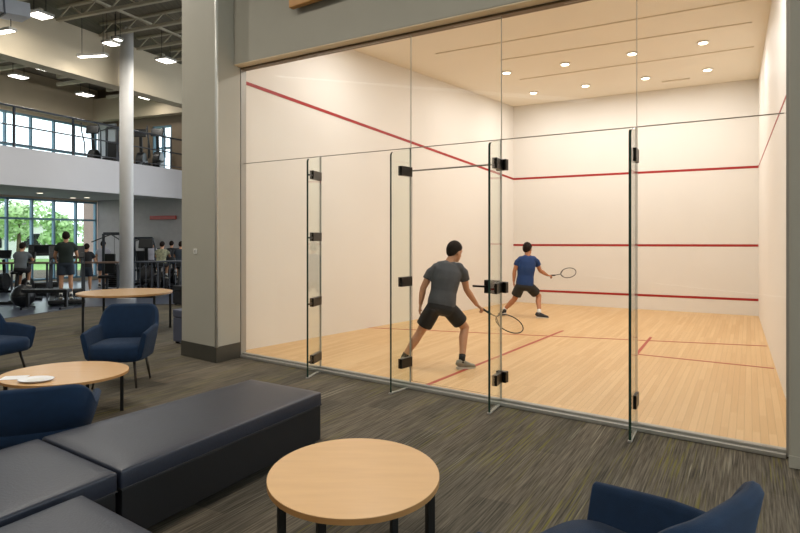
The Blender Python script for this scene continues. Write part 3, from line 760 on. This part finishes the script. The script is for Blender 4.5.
# ------------------------------------------------------------------ people
def finish(o, eyes=None):
    dg = bpy.context.evaluated_depsgraph_get(); ev = o.evaluated_get(dg)
    me = bpy.data.meshes.new_from_object(ev); o.modifiers.clear(); o.data = me
    return o
def remesh(mb, name, m, parent, vox, it=4):
    o = mb.build(name, m, parent)
    r = o.modifiers.new('r', 'REMESH'); r.mode = 'VOXEL'; r.voxel_size = vox; r.use_smooth_shade = True
    s = o.modifiers.new('s', 'SMOOTH'); s.factor = .5; s.iterations = it
    bpy.context.view_layer.update()
    finish(o)
    for p in o.data.polygons: p.use_smooth = True
    return o
def person(label, J, face, k, skin, shirt, shorts, sock, shoe, vox=.007, group=None, sleeves=.55, grip=None, up=None, vb=None, short_len=.72):
    J = {a: V(b) for a, b in J.items()}
    base = (J['anL'] + J['anR']) / 2; z0 = min(J['anL'].z, J['anR'].z) - .075 * k
    t = thing('person', label, 'person', (base.x, base.y, max(0, z0) if z0 < 1 else z0))
    face = V(face).normalized()
    shm = (J['shL'] + J['shR']) / 2; hpm = (J['hipL'] + J['hipR']) / 2
    ss = (J['shR'] - J['shL']).normalized(); hs = (J['hipR'] - J['hipL']).normalized()
    upv = (shm - hpm).normalized(); ms = lerp(hs, ss, .5).normalized()
    shw = (J['shR'] - J['shL']).length / 2
    cs = [hpm - upv * .085 * k, hpm - upv * .03 * k, lerp(hpm, shm, .12), lerp(hpm, shm, .38), lerp(hpm, shm, .66), lerp(hpm, shm, .88), shm + upv * .035 * k, lerp(shm, J['neck'], .8)]
    ra = [.10, .165, .166, .152, .168, max(.165, shw / k * .92), shw / k * .72, .058]; rb = [.085, .115, .115, .10, .118, .108, .075, .052]
    sd = [hs, hs, hs, ms, ss, ss, ss, ss]
    def torso(mb, g):
        mb.loft(cs, [r * k + g for r in ra], [r * k + g for r in rb], sd, 20, 2.3)
    body = MB(); torso(body, 0)
    hc = J['head']; nk = J['neck']
    hu = up or lerp(V((0, 0, 1)), (hc - nk).normalized(), .35).normalized(); hf = (face - hu * face.dot(hu)).normalized(); hr_ = hf.cross(hu)
    HR = Matrix((hr_, hf, hu)).transposed()
    kb = k; k = 1.1 * kb
    body.loft([lerp(shm, nk, .4), nk, hc - hu * .06 * k - hf * .01], [.062 * k, .055 * k, .055 * k], [.06 * k, .055 * k, .055 * k], hr_, 14)
    body.ball(hc + hu * .02 * k, (.076 * k, .096 * k, .102 * k), 24, 16, HR)
    body.ball(hc - hu * .05 * k + hf * .022 * k, (.060 * k, .070 * k, .066 * k), 20, 14, HR)
    body.ball(hc - hu * .095 * k + hf * .062 * k, (.026 * k, .022 * k, .018 * k), 12, 8, HR)
    body.loft([hc + hu * .012 * k + hf * .088 * k, hc - hu * .015 * k + hf * .104 * k, hc - hu * .034 * k + hf * .108 * k, hc - hu * .042 * k + hf * .09 * k], [.008 * k, .011 * k, .017 * k, .012 * k], [.008 * k, .012 * k, .013 * k, .008 * k], hr_, 10)
    body.ball(hc + hu * .028 * k + hf * .082 * k, (.055 * k, .016 * k, .011 * k), 14, 8, HR)
    body.ball(hc - hu * .066 * k + hf * .084 * k, (.024 * k, .012 * k, .009 * k), 12, 8, HR)
    for sg in (-1, 1): body.ball(hc + hr_ * sg * .077 * k - hf * .008 * k - hu * .012 * k, (.010 * k, .02 * k, .032 * k), 10, 8, HR)
    k = kb
    def limb(mb, pts, rs, g=0): mb.loft(pts, [r * k + g for r in rs], [r * k + g for r in rs], (pts[-1] - pts[0]).orthogonal(), 14)
    for sd_ in 'LR':
        S, E_, W_, H_ = J['sh' + sd_], J['el' + sd_], J['wr' + sd_], J['ha' + sd_]
        sh_in = lerp(S, shm, .26) - upv * .012 * k
        body.loft([lerp(shm, nk, .5), lerp(lerp(shm, nk, .3), sh_in, .55), sh_in], [.05 * k, .054 * k, .056 * k], [.05 * k, .054 * k, .056 * k], ss, 14)
        body.ball(sh_in, .066 * k, 14, 10)
        limb(body, [sh_in, lerp(S, E_, .3), lerp(S, E_, .6), E_], [.058, .054, .048, .040]); body.ball(E_, .041 * k, 12, 8)
        limb(body, [E_, lerp(E_, W_, .3), lerp(E_, W_, .7), W_], [.040, .043, .034, .027])
        d = (H_ - W_).normalized()
        pn = (V((0, 0, -1)) if sd_ == grip else -face * .4 + ss * (1 if sd_ == 'L' else -1)); pn = (pn - d * pn.dot(d)).normalized(); pw = d.cross(pn)
        body.loft([W_, W_ + d * .03 * k, W_ + d * .085 * k, W_ + d * .098 * k], [.026 * k, .036 * k, .042 * k, .038 * k], [.021 * k, .018 * k, .016 * k, .012 * k], pw, 12)
        for f in range(4):
            off = pw * (f - 1.5) * .0205 * k; ln = (.066, .078, .074, .058)[f] * k; b0 = W_ + d * .088 * k + off
            cu = (1.35 if sd_ == grip else .5)
            d1 = (d * math.cos(cu * .5) + pn * math.sin(cu * .5)); d2 = (d * math.cos(cu * 1.25) + pn * math.sin(cu * 1.25)); d3 = d * math.cos(cu * 1.9) + pn * math.sin(cu * 1.9)
            q1 = b0 + d1 * ln * .45; q2 = q1 + d2 * ln * .33; q3 = q2 + d3 * ln * .26
            body.tube([b0 - d * .015 * k, b0, q1, q2, q3], [.0095 * k, .0095 * k, .009 * k, .0085 * k, .007 * k], 8)
        b0 = W_ + d * .03 * k - pw * .032 * k * (1 if sd_ == 'R' else -1); sgn = (1 if sd_ == 'R' else -1)
        q1 = b0 + (d * .6 - pw * .6 * sgn + pn * .4).normalized() * .04 * k; q2 = q1 + (d * .7 + pn * .7).normalized() * .035 * k
        body.tube([b0 + pw * .015 * k * sgn, b0, q1, q2], [.014 * k, .013 * k, .011 * k, .0085 * k], 8)
        Hp, K_, A_, T_ = J['hip' + sd_], J['kn' + sd_], J['an' + sd_], J['toe' + sd_]
        limb(body, [Hp, lerp(Hp, K_, .25), lerp(Hp, K_, .65), K_], [.088, .085, .068, .056]); body.ball(K_, .056 * k, 14, 10)
        cb = lerp(K_, A_, .3) - (T_ - A_).normalized() * .012 * k
        limb(body, [K_, cb, lerp(K_, A_, .65), A_], [.053, .058, .043, .034])
        body.ball(A_, .036 * k, 10, 8)
        fd = (T_ - A_); body.loft([A_ - V((0, 0, .03 * k)), A_ + fd * .3 - V((0, 0, .03 * k))], [.034 * k] * 2, [.03 * k] * 2, V((0, 0, 1)), 10)
    bo = remesh(body, 'body', skin, t, vox if vb is None else vb)
    # eyes
    k = 1.1 * kb
    for sg in (-1, 1):
        eb = MB().ball(hc + hr_ * sg * .031 * k + hu * .008 * k + hf * .0845 * k, (.0135 * k, .008 * k, .008 * k), 10, 8, HR).build('eye', M['eyew'], t, smooth=True)
        MB().ball(hc + hr_ * sg * .031 * k + hu * .008 * k + hf * .0915 * k, (.006 * k, .003 * k, .006 * k), 8, 6, HR).build('iris', M['hair'], eb, smooth=True)
    # hair: cap that sinks under the skin beyond the hairline
    hb = MB(); hb.ball((0, 0, 0), 1, 36, 26)
    for v in hb.bm.verts:
        d = v.co.normalized(); x, y, z = d
        line = -.08 + .56 * y if y > 0 else -.08 + 1.05 * y
        on = z > line
        w = 1.0 if on else max(.0, 1 - (line - z) / .14)
        r = .90 + .20 * w + (.03 * random.random() if on else 0)
        v.co = HR @ V((x * .077 * k * r, (y * .098 - .006) * k * r, (z * .104 + .02) * k * r)) + hc
    hb.build('hair', M['hair'], t, smooth=True)
    # shirt
    k = kb
    sb = MB(); g = .014 * k
    c2 = cs[1:]
    sb.loft([hpm - upv * .0 * k] + cs[2:-1] + [lerp(shm, J['neck'], .55)], [.178 * k] + [r * k + g * 1.25 for r in ra[2:-1]] + [.072 * k], [.13 * k] + [r * k + g * 1.5 for r in rb[2:-1]] + [.066 * k], [hs] + sd[2:-1] + [ss], 22, 2.3)
    for sd_ in 'LR':
        S, E_ = J['sh' + sd_], J['el' + sd_]; si = lerp(S, shm, .26) - upv * .012 * k
        sb.ball(si, .066 * k + g, 14, 10)
        sb.loft([lerp(shm, J['neck'], .5), lerp(lerp(shm, J['neck'], .3), si, .55), si], [.066 * k, .070 * k, .070 * k], [.066 * k, .070 * k, .070 * k], ss, 14)
        sb.loft([si, lerp(S, E_, .25), lerp(S, E_, sleeves)], [.070 * k, .071 * k, .070 * k], [.070 * k, .071 * k, .068 * k], ss, 14)
    remesh(sb, 'shirt', shirt, t, max(.009, vox * 1.2), 3)
    # shorts
    qb = MB()
    qb.loft([hpm - upv * .10 * k, hpm - upv * .04 * k, lerp(hpm, shm, .10), lerp(hpm, shm, .20)], [.13 * k, .182 * k, .178 * k, .160 * k], [.10 * k, .132 * k, .13 * k, .118 * k], hs, 20, 2.3)
    for sd_ in 'LR':
        Hp, K_ = J['hip' + sd_], J['kn' + sd_]
        qb.loft([Hp, lerp(Hp, K_, .35), lerp(Hp, K_, short_len)], [.100 * k, .108 * k, .106 * k], [.102 * k, .108 * k, .104 * k], hs, 16)
    remesh(qb, 'shorts', shorts, t, max(.009, vox * 1.2), 3)
    for sd_ in 'LR':
        K_, A_, T_ = J['kn' + sd_], J['an' + sd_], J['toe' + sd_]
        MB().loft([lerp(K_, A_, .80), lerp(K_, A_, .9), A_ - V((0, 0, .02 * k))], [.043 * k, .041 * k, .043 * k], [.043 * k, .041 * k, .043 * k], V((1, 0, 0)), 14).build('sock', sock, t, smooth=True)
        fd = T_ - A_; sl = fd.length; f = fd.normalized(); lift = V((0, 0, 1)) - f * f.z; lift.normalize(); sw = f.cross(lift)
        c0 = A_ - lift * .055 * k
        mb = MB(); xs = (-.062, -.045, .0, .06, .12, .17, .195); hs_ = (.028, .05, .055, .042, .030, .024, .010); wd = (.018, .034, .038, .042, .046, .038, .014)
        mb.loft([c0 + f * x * k + lift * (h - .018) * k for x, h in zip(xs, hs_)], [w * k for w in wd], [h * k for h in hs_], sw, 14, 2.4)
        so = mb.build('shoe', shoe, t, smooth=True)
        mb = MB(); pl = []
        for x, w in zip(xs, wd): pl.append(c0 + f * x * k - lift * .02 * k + sw * (w + .004) * k)
        for x, w in reversed(list(zip(xs, wd))): pl.append(c0 + f * x * k - lift * .02 * k - sw * (w + .004) * k)
        mb.hexa([p - lift * .016 * k for p in pl], [p + lift * .012 * k for p in pl])
        mb.build('sole', M['sole'], so)
    return t
def racket(label, butt, gend, throat, cen, a, b, frame_r=.0075):
    t = thing('squash_racket', label, 'racket', tuple(butt))
    MB().tube([butt, lerp(butt, gend, .5), gend], [.016, .0145, .0145], 12).build('grip', M['blackcloth'], t, smooth=True)
    MB().tube([gend, throat], [.009, .008], 10).build('shaft', M['racketblack'], t, smooth=True)
    hoop = [cen + a * math.cos(2 * PI * k / 40) + b * math.sin(2 * PI * k / 40) for k in range(40)]
    MB().tube(hoop, frame_r, 8, close=True).tube([throat, cen + a * math.cos(PI * .72) + b * math.sin(PI * .72)], .006, 8).tube([throat, cen + a * math.cos(PI * 1.28) + b * math.sin(PI * 1.28)], .006, 8).build('hoop', M['racketblack'], t, smooth=True)
    mb = MB()
    for i in range(-6, 7):
        u = i / 7; w = math.sqrt(1 - u * u); mb.tube([cen + a * u - b * w, cen + a * u + b * w], .0007, 4)
    for i in range(-5, 6):
        u = i / 6; w = math.sqrt(1 - u * u); mb.tube([cen + b * u - a * w, cen + b * u + a * w], .0007, 4)
    mb.build('strings', M['string'], t)
    return t
# near player
Y0 = 7.7
def p1(px, py, d=0): return at(px, py, Y0 + d)
J1 = dict(head=p1(454.5, 252, .22), neck=p1(450, 261.5, .17), shL=p1(433.5, 268, .12), shR=p1(462, 267.5, .16), elL=p1(423.2, 288, .10), elR=p1(466.5, 289.5, .24),
          wrL=p1(420.6, 304, .12), haL=p1(419.5, 312, .13), wrR=p1(477, 305, .34), haR=p1(483, 310, .38), hipL=p1(434.5, 307, 0), hipR=p1(447.5, 307, .02),
          knL=p1(420, 332.5, .10), knR=p1(465, 327.5, .16), anL=fl(402.5, 359.4, .10), anR=V((0, 0, 0)), toeL=V((0, 0, 0)), toeR=V((0, 0, 0)))
J1['anL'] = V((p1(403, 350)[0], 7.78, .10)); J1['toeL'] = J1['anL'] + V((-.02, .19, -.035)).normalized() * .2
J1['anR'] = V((p1(461, 350)[0], 7.62, .095)); J1['toeR'] = J1['anR'] + V((.18, .07, -.015)).normalized() * .2
person('person in charcoal T-shirt and black shorts lunging with a racket behind the glass door', J1, (.75, .62, -.12), 1.0, M['skinA'], M['charcoal'], M['blackcloth'], M['sockblack'], M['shoegrey'], .007, grip='R', sleeves=.58)
racket('black squash racket held low by the person in the charcoal T-shirt', p1(478.5, 306.5, .355), p1(491, 314, .42), p1(496, 316.5, .44), p1(509.5, 323.7, .48), p1(523, 329.5, .50) - p1(509.5, 323.7, .48), p1(511.5, 316.3, .53) - p1(509.5, 323.7, .48))
# far player
Y1 = 12.5
def p2(px, py, d=0): return at(px, py, Y1 + d)
J2 = dict(head=p2(527.5, 249.2, .12), neck=p2(527.8, 254.8, .08), shL=p2(519, 259.3, .05), shR=p2(535.2, 259, .08), elL=p2(514.5, 271, .04), elR=p2(540, 270.5, .18),
          wrL=p2(513.8, 281, .06), haL=p2(514, 286, .08), wrR=p2(547, 275, .28), haR=p2(551, 276, .30), hipL=p2(520.3, 286, 0), hipR=p2(528.7, 286, .02),
          knL=p2(514.5, 299, .10), knR=p2(538.8, 296, .14))
J2['anL'] = V((p2(505.3, 312)[0], 12.7, .12)); J2['toeL'] = J2['anL'] + V((-.08, .17, -.06)).normalized() * .2
J2['anR'] = V((p2(537.5, 313)[0], 12.35, .095)); J2['toeR'] = J2['anR'] + V((.19, -.02, -.015)).normalized() * .2
person('person in royal blue T-shirt and dark shorts reaching with a racket near the front wall', J2, (.6, .78, -.08), 1.0, M['skinB'], M['blue'], M['darkcloth'], M['sockwhite'], M['shoedark'], .008, grip='R', sleeves=.55)
racket('squash racket held out level by the person in the royal blue T-shirt', p2(547.5, 275.6, .285), p2(555, 275.2, .31), p2(560.5, 274.1, .32), p2(568.4, 272.8, .34), p2(576, 271.8, .36) - p2(568.4, 272.8, .34), p2(568.0, 268, .36) - p2(568.4, 272.8, .34), .008)

# gym people -------------------------------------------------------------
def stander(label, px, y, h, face, shirt, shorts, skin, arms=(.3, .3), shoe=None, group=None, z=0, vox=.016, lean=0, reach=0):
    k = h / 1.75; f = V(face).normalized(); r = V((f.y, -f.x, 0)); o = V(((px - CX) / F * y, y, z)); U = V((0, 0, 1)) * k
    P = lambda a, b, c: o + r * a * k + f * b * k + U * c
    J = {'head': P(0, .03 + lean, 1.635), 'neck': P(0, lean * .8, 1.50), 'toeL': P(-.12, .18, .03), 'toeR': P(.12, .18, .03)}
    for s, n in ((-1, 'L'), (1, 'R')):
        J['sh' + n] = P(s * .185, lean * .7, 1.43); J['el' + n] = P(s * .26, .05 + reach * .1, 1.14); J['wr' + n] = P(s * .25, .16 + reach * .25, .95 + reach * .15); J['ha' + n] = P(s * .24, .20 + reach * .3, .88 + reach * .15)
        J['hip' + n] = P(s * .09, 0, .93); J['kn' + n] = P(s * .11, .02, .50); J['an' + n] = P(s * .12, -.02, .085)
    return person(label, J, f, k, skin, shirt, shorts, M['sockwhite'], shoe or M['shoedark'], vox, group)
def sitter(label, px, y, seat, face, shirt, shorts, skin, vox=.016, k=.95):
    f = V(face).normalized(); r = V((f.y, -f.x, 0)); o = V(((px - CX) / F * y, y, seat)); U = V((0, 0, 1)) * k
    P = lambda a, b, c: o + r * a * k + f * b * k + U * c
    J = {'head': P(0, .20, .66 + .13), 'neck': P(0, .14, .645)}
    for s, n in ((-1, 'L'), (1, 'R')):
        J['sh' + n] = P(s * .185, .12, .575); J['el' + n] = P(s * .25, .30, .36); J['wr' + n] = P(s * .2, .50, .36); J['ha' + n] = P(s * .2, .57, .38)
        J['hip' + n] = P(s * .09, 0, .09); J['kn' + n] = P(s * .13, .40, -.02 + s * .06); J['an' + n] = P(s * .13, .30, -.42 + s * .06); J['toe' + n] = P(s * .13, .48, -.46 + s * .06)
    return person(label, J, f, k, skin, shirt, shorts, M['sockwhite'], M['shoedark'], vox)
gd = V((-.55, .83, 0))
def treadmill(label, px, y, ang, z=0):
    t = thing('treadmill', label, 'treadmill', ((px - CX) / F * y, y, z), ang, local=True)      # local: runner faces +Y
    MB().box((0, 0, .10), (.78, 1.7, .10)).build('deck', M['machine'], t, bevel=.02)
    MB().box((0, -.05, .155), (.52, 1.45, .012)).build('belt', M['screen'], t)
    MB().box((0, .72, .20), (.76, .36, .2)).build('motor_hood', M['machine'], t, bevel=.05, seg=3)
    for s in (-1, 1):
        MB().bar((s * .38, .66, .15), (s * .36, .80, 1.25), .07, .09).build('upright', M['machinegrey'], t, bevel=.01)
        MB().tube([(s * .36, .78, 1.05), (s * .37, .4, .98), (s * .37, .1, .95)], .022, 8).build('handrail', M['machine'], t, smooth=True)
    MB().box((0, .82, 1.25), (.82, .1, .34), m=Matrix.Rotation(math.radians(-18), 3, 'X')).build('console', M['machine'], t, bevel=.02)
    MB().box((0, .765, 1.27), (.5, .02, .22), m=Matrix.Rotation(math.radians(-18), 3, 'X')).build('screen', M['screen'], t)
    return t
def bike(label, px, y, ang, z=0):
    t = thing('exercise_bike', label, 'exercise bike', ((px - CX) / F * y, y, z), ang, local=True)
    MB().bar((-.28, -.5, .04), (.28, -.5, .04), .08, .07).bar((-.28, .55, .04), (.28, .55, .04), .08, .07).bar((0, -.5, .06), (0, .55, .06), .08, .07).build('base', M['machine'], t, bevel=.01)
    MB().bar((0, -.25, .06), (0, -.12, .72), .07, .07).bar((0, .45, .06), (0, .36, 1.0), .07, .07).bar((0, -.2, .35), (0, .4, .45), .06, .08).build('frame', M['machine'], t, bevel=.01)
    mb = MB(); mb.loft([V((-.07, .38, .33)), V((.07, .38, .33))], [.27, .27], [.27, .27], V((0, 0, 1)), 28); mb.build('flywheel_cover', M['machine'], t, bevel=.02)
    MB().loft([V((0, -.30, .76)), V((0, -.2, .78)), V((0, -.05, .77)), V((0, .06, .765))], [.09, .12, .07, .03], [.03, .04, .035, .02], V((1, 0, 0)), 14).build('seat', M['machine'], t, smooth=True)
    MB().tube([(-.24, .22, 1.02), (-.2, .36, 1.04), (.2, .36, 1.04), (.24, .22, 1.02)], .02, 8).build('handlebar', M['machinegrey'], t)
    MB().box((0, .42, 1.14), (.36, .06, .26), m=Matrix.Rotation(math.radians(-20), 3, 'X')).build('console', M['machine'], t, bevel=.015)
    for s in (-1, 1):
        MB().bar((s * .1, .12, .34), (s * .1, .12 + s * .05, .34 - s * .15), .02, .035).bar((s * .1, .12 + s * .05, .34 - s * .15), (s * .22, .12 + s * .05, .34 - s * .15), .09, .02).build('pedal', M['machinegrey'], t)
    return t
def elliptical(label, px, y, ang, z=0):
    t = thing('elliptical_trainer', label, 'elliptical trainer', ((px - CX) / F * y, y, z), ang, local=True)
    MB().bar((-.3, -.7, .04), (.3, -.7, .04), .08, .07).bar((0, -.7, .06), (0, .7, .06), .1, .08).bar((-.3, .7, .04), (.3, .7, .04), .08, .07).build('base', M['machine'], t, bevel=.01)
    mb = MB(); mb.loft([V((-.12, .55, .42)), V((.12, .55, .42))], [.36, .36], [.36, .36], V((0, 0, 1)), 28); mb.build('drive_housing', M['machine'], t, bevel=.03)
    MB().bar((0, .5, .6), (0, .42, 1.35), .08, .1).build('mast', M['machine'], t, bevel=.01)
    MB().box((0, .4, 1.45), (.42, .07, .3), m=Matrix.Rotation(math.radians(-18), 3, 'X')).build('console', M['machine'], t, bevel=.02)
    for s in (-1, 1):
        MB().tube([(s * .26, .45, .55), (s * .27, .4, 1.0), (s * .28, .28 + s * .08, 1.35), (s * .24, .14 + s * .1, 1.62)], .022, 8).build('arm_lever', M['machinegrey'], t, smooth=True)
        MB().bar((s * .2, .5, .34 + s * .1), (s * .2, -.62, .2), .05, .06).box((s * .2, -.12, .32 + s * .05), (.16, .36, .05)).build('pedal', M['machine'], t, bevel=.01)
    return t
def stack_machine(label, px, y, ang, h=1.95, z=0):
    t = thing('weight_machine', label, 'weight machine', ((px - CX) / F * y, y, z), ang, local=True)
    mb = MB()
    for s in (-1, 1): mb.bar((s * .32, .3, 0), (s * .32, .3, h), .07, .07)
    mb.bar((-.32, .3, h), (.32, .3, h), .07, .09).bar((-.32, .3, .04), (.32, .3, .04), .08, .07).bar((0, .3, .04), (0, -.8, .04), .08, .07).bar((0, -.35, .05), (0, -.35, .45), .06, .06)
    mb.build('frame', M['machinegrey'], t, bevel=.006)
    mb = MB()
    for i in range(12): mb.box((0, .3, .15 + i * .058), (.3, .18, .052))
    mb.build('weight_stack', M['machine'], t)
    MB().box((0, -.35, .48), (.36, .42, .08)).build('seat', M['machine'], t, bevel=.02)
    MB().box((0, -.08, .85), (.3, .08, .6)).bar((0, .3, .85), (0, -.06, .85), .05, .05).build('back_pad', M['machine'], t, bevel=.02)
    MB().tube([(0, .3, h), (0, .3, .85)], .006, 6).tube([(-.45, -.3, h - .25), (0, .0, h - .02), (.45, -.3, h - .25)], .018, 8).build('cable_bar', M['machine'], t)
    return t
aw = .12
f_ = (-.2, .98, 0)
treadmill('black treadmill under the person in the dark green T-shirt', 67, 15.2, .5)
stander('person in dark green T-shirt standing on a treadmill, back to the lounge', 66, 14.75, 1.6, (-.48, .88, 0), M['olive'], M['inkblue'], M['skinA'], z=.165, vox=.014, reach=.6)
stander('person in black T-shirt standing just right of the one in dark green', 86.5, 17.5, 1.44, f_, M['blackcloth'], M['inkblue'], M['skinA'], reach=.8)
bike('black exercise bike ridden by the person in the slate grey T-shirt', 20, 15.3, aw)
sitter('person in slate grey T-shirt seated on a bike before the window', 20, 15.1, .775, f_, M['slate'], M['blackcloth'], M['skinA'], k=.8)
treadmill('empty black treadmill between the seated rider and the dark green T-shirt', 43, 17.6, .5)
bike('black exercise bike at the far left edge by the window', -3, 17.4, aw)
t = thing('weight_bench', 'flat black weight bench on the gym floor below the empty treadmill', 'bench', tuple(fl(47, 309)))
c = fl(47, 309)
MB().box((c.x, c.y, .42), (1.0, .3, .08), .1).build('pad', M['machine'], t, bevel=.02)
for s in (-1, 1):
    q = c + Matrix.Rotation(.1, 3, 'Z') @ V((s * .42, 0, 0)); MB().bar((q.x, q.y, .02), (q.x, q.y, .39), .06, .06).bar((q.x - .03, q.y - .2, .025), (q.x + .03, q.y + .2, .025), .06, .05).build('leg', M['machine'], t)
c = fl(23, 307)
t = thing('medicine_ball', 'round black ball on the gym floor below the ridden bike', 'ball', tuple(c))
MB().ball((c.x, c.y, .262), .26, 28, 18).build('ball_shell', M['machine'], t, smooth=True)
MB().loft([V((c.x + .262 * math.cos(q), c.y + .262 * math.sin(q), .262)) for q in [2 * PI * k / 32 for k in range(32)]], [.004] * 32, [.012] * 32, V((0, 0, 1)), 6, close=True).build('band', M['machinegrey'], t)
stack_machine('tall weight machine at the left edge of the white column', 111, 18.2, aw, 1.75)
stander('person in pale grey T-shirt half hidden left of the white column', 103, 20.0, 1.5, f_, M['lilac'], M['inkblue'], M['skinA'])
elliptical('black elliptical trainer at the right edge of the white column', 142, 18.1, aw)
f2 = (-.15, .98, 0)
bike('exercise bike ridden by the person in the mottled olive T-shirt', 161, 18.2, aw)
sitter('person in mottled olive T-shirt seated on a bike right of the column', 161, 18.0, .775, f2, M['pattern'], M['blackcloth'], M['skinA'], k=.8)
bike('exercise bike ridden by the person at the taupe pier edge', 180.5, 18.3, aw)
sitter('person in dark clothes seated on a bike, half cut by the taupe pier', 180, 18.1, .775, f2, M['inkblue'], M['blackcloth'], M['skinA'], k=.8)
bike('exercise bike under the rider in the pale grey tee', 151, 20.1, aw)
sitter('person in pale grey tee riding a bike behind the elliptical trainer', 151, 19.9, .775, f2, M['lilac'], M['blackcloth'], M['skinA'], k=.8)
bike('exercise bike ridden by the person in black in the back row', 170.5, 20.1, aw)
sitter('person in black T-shirt on a back row bike, left of the pier', 170.5, 19.9, .775, f2, M['blackcloth'], M['inkblue'], M['skinA'], k=.8)
stack_machine('weight machine against the grey end wall behind the riders', 141, 21.8, aw, 1.6)
# upper level machines
elliptical('dark elliptical trainer upstairs by the last upper window', 88, 20.6, aw, Z1 - .08)
elliptical('dark elliptical trainer upstairs just right of the column', 137, 21.3, aw, Z1 - .08)
elliptical('dark elliptical trainer upstairs before the small end window', 154, 21.15, aw, Z1 - .08)
stack_machine('dark weight machine upstairs in the corner left of the column', 113, 21.8, aw, 1.7, Z1 - .08)

# ------------------------------------------------------------------ outside
struct(MB().prism([(-160, 10), (-13.6, 14), (-12.4, 26), (20, 40), (20, 160), (-160, 160)], -.4, -.15).build('ground', M['lawn']))
def tree(label, x, y, h, r, m, n=1500):
    t = thing('tree', label, 'tree', (x, y, -.15))
    MB().tube([V((x, y, -.2)), V((x + .05, y, h * .3)), V((x, y + .1, h * .6))], [.06 * r + .06, .05 * r + .04, .03 * r], 10).build('trunk', M['bark'], t, smooth=True)
    mb = MB(); blobs = [(V((random.uniform(-.5, .5) * r, random.uniform(-.5, .5) * r, random.uniform(.42, .85) * h)), random.uniform(.35, .6) * r) for _ in range(9)]
    for _ in range(n):
        c, br = random.choice(blobs); d = V((random.gauss(0, 1), random.gauss(0, 1), random.gauss(0, 1))).normalized()
        p = V((x, y, 0)) + c + V((d.x * br, d.y * br, d.z * br * .8)) * random.uniform(.75, 1.05)
        u = d.orthogonal().normalized(); w = d.cross(u); a = random.uniform(0, 6.3); u, w = u * math.cos(a) + w * math.sin(a), w * math.cos(a) - u * math.sin(a)
        d2 = d * random.uniform(-.5, .5); sz = random.uniform(.10, .2) * (.6 + r * .22)
        mb.face([mb.bm.verts.new(p + q) for q in (-u * sz - d2 * sz, w * sz * .6, u * sz + d2 * sz, -w * sz * .6)])
    mb.build('crown', m, t)
tl = [('mid green tree beyond the window, behind the dark green T-shirt', -22.6, 40, 3.1, 1.5, 'leafA'), ('pale green tree beyond the window above the empty treadmill', -26.5, 42, 4.2, 1.9, 'leafB'),
      ('tall deep green tree beyond the window at the far left', -31, 45, 7.5, 3.2, 'leafC'), ('pale green tree beyond the window above the slate T-shirt rider', -27.5, 37.5, 5.4, 1.9, 'leafB'),
      ('small mid green tree beyond the window by the pink pillar', -20.2, 41, 2.7, 1.3, 'leafA'), ('wide deep green tree in the distance behind the lawn', -40, 60, 4.6, 4.0, 'leafC'),
      ('wide pale tree in the distance right of the deep green one', -31.5, 66, 3.5, 4.0, 'leafB'), ('low mid green tree in the distance near the pink pillar', -26, 70, 3.4, 3.0, 'leafA')]
for lb, x, y, h, r, m in tl: tree(lb, x, y, h, r, M[m])
t = thing('white_building', 'low white building beyond the lawn at the far left', 'building', (-33, 52, -.15))
c = at(14, 244, 50)
MB().box((c.x - 1, 50, 1.2), (8.5, 6, 2.7), .4).build('walls', M['whitebuild'], t)
MB().box((c.x - 1, 50, 2.62), (8.9, 6.4, .16), .4).build('roof', M['greywall'], t)
for k in range(3):
    q = V((c.x - 1, 50, 1.3)) + Matrix.Rotation(.4, 3, 'Z') @ V((-2.6 + k * 2.6, -3.02, 0)); MB().box(q, (1.1, .08, 1.1), .4).build('window', M['screen'], t)
a = at(91, 250, 27)
o = thing('brick_pillar', 'pale pink brick pillar outside the last window', 'pillar', (a.x, a.y, -.15)); o['kind'] = 'thing'
MB().box((a.x, a.y, 2.3), (.55, .55, 4.9), .4).build('shaft', M['pinkbrick'], o)
MB().box((a.x, a.y, 4.8), (.7, .7, .14), .4).build('cap', M['whitebuild'], o)

# ------------------------------------------------------------------ sky and camera
w = bpy.data.worlds.new('sky'); bpy.context.scene.world = w; w.use_nodes = True
n, l = w.node_tree.nodes, w.node_tree.links
bg = n['Background']; bg.inputs[0].default_value = (.86, .94, 1, 1); bg.inputs[1].default_value = 2.6
cam = bpy.data.cameras.new('camera'); co = bpy.data.objects.new('camera', cam); C.objects.link(co)
co.location = (0, 0, EYE); co.rotation_euler = (PI / 2, 0, 0)
cam.sensor_fit = 'HORIZONTAL'; cam.sensor_width = 36; cam.lens = 36 * F / 800; cam.shift_y = -(266.5 - HZ) / 800
cam.clip_start = .05; cam.clip_end = 500
bpy.context.scene.camera = co
vs = bpy.context.scene.view_settings
vs.view_transform = 'Standard'; vs.look = 'None'; vs.gamma = 1; vs.use_curve_mapping = False; vs.exposure = 0
for o in bpy.data.objects:
    if '_local' in o: del o['_local']
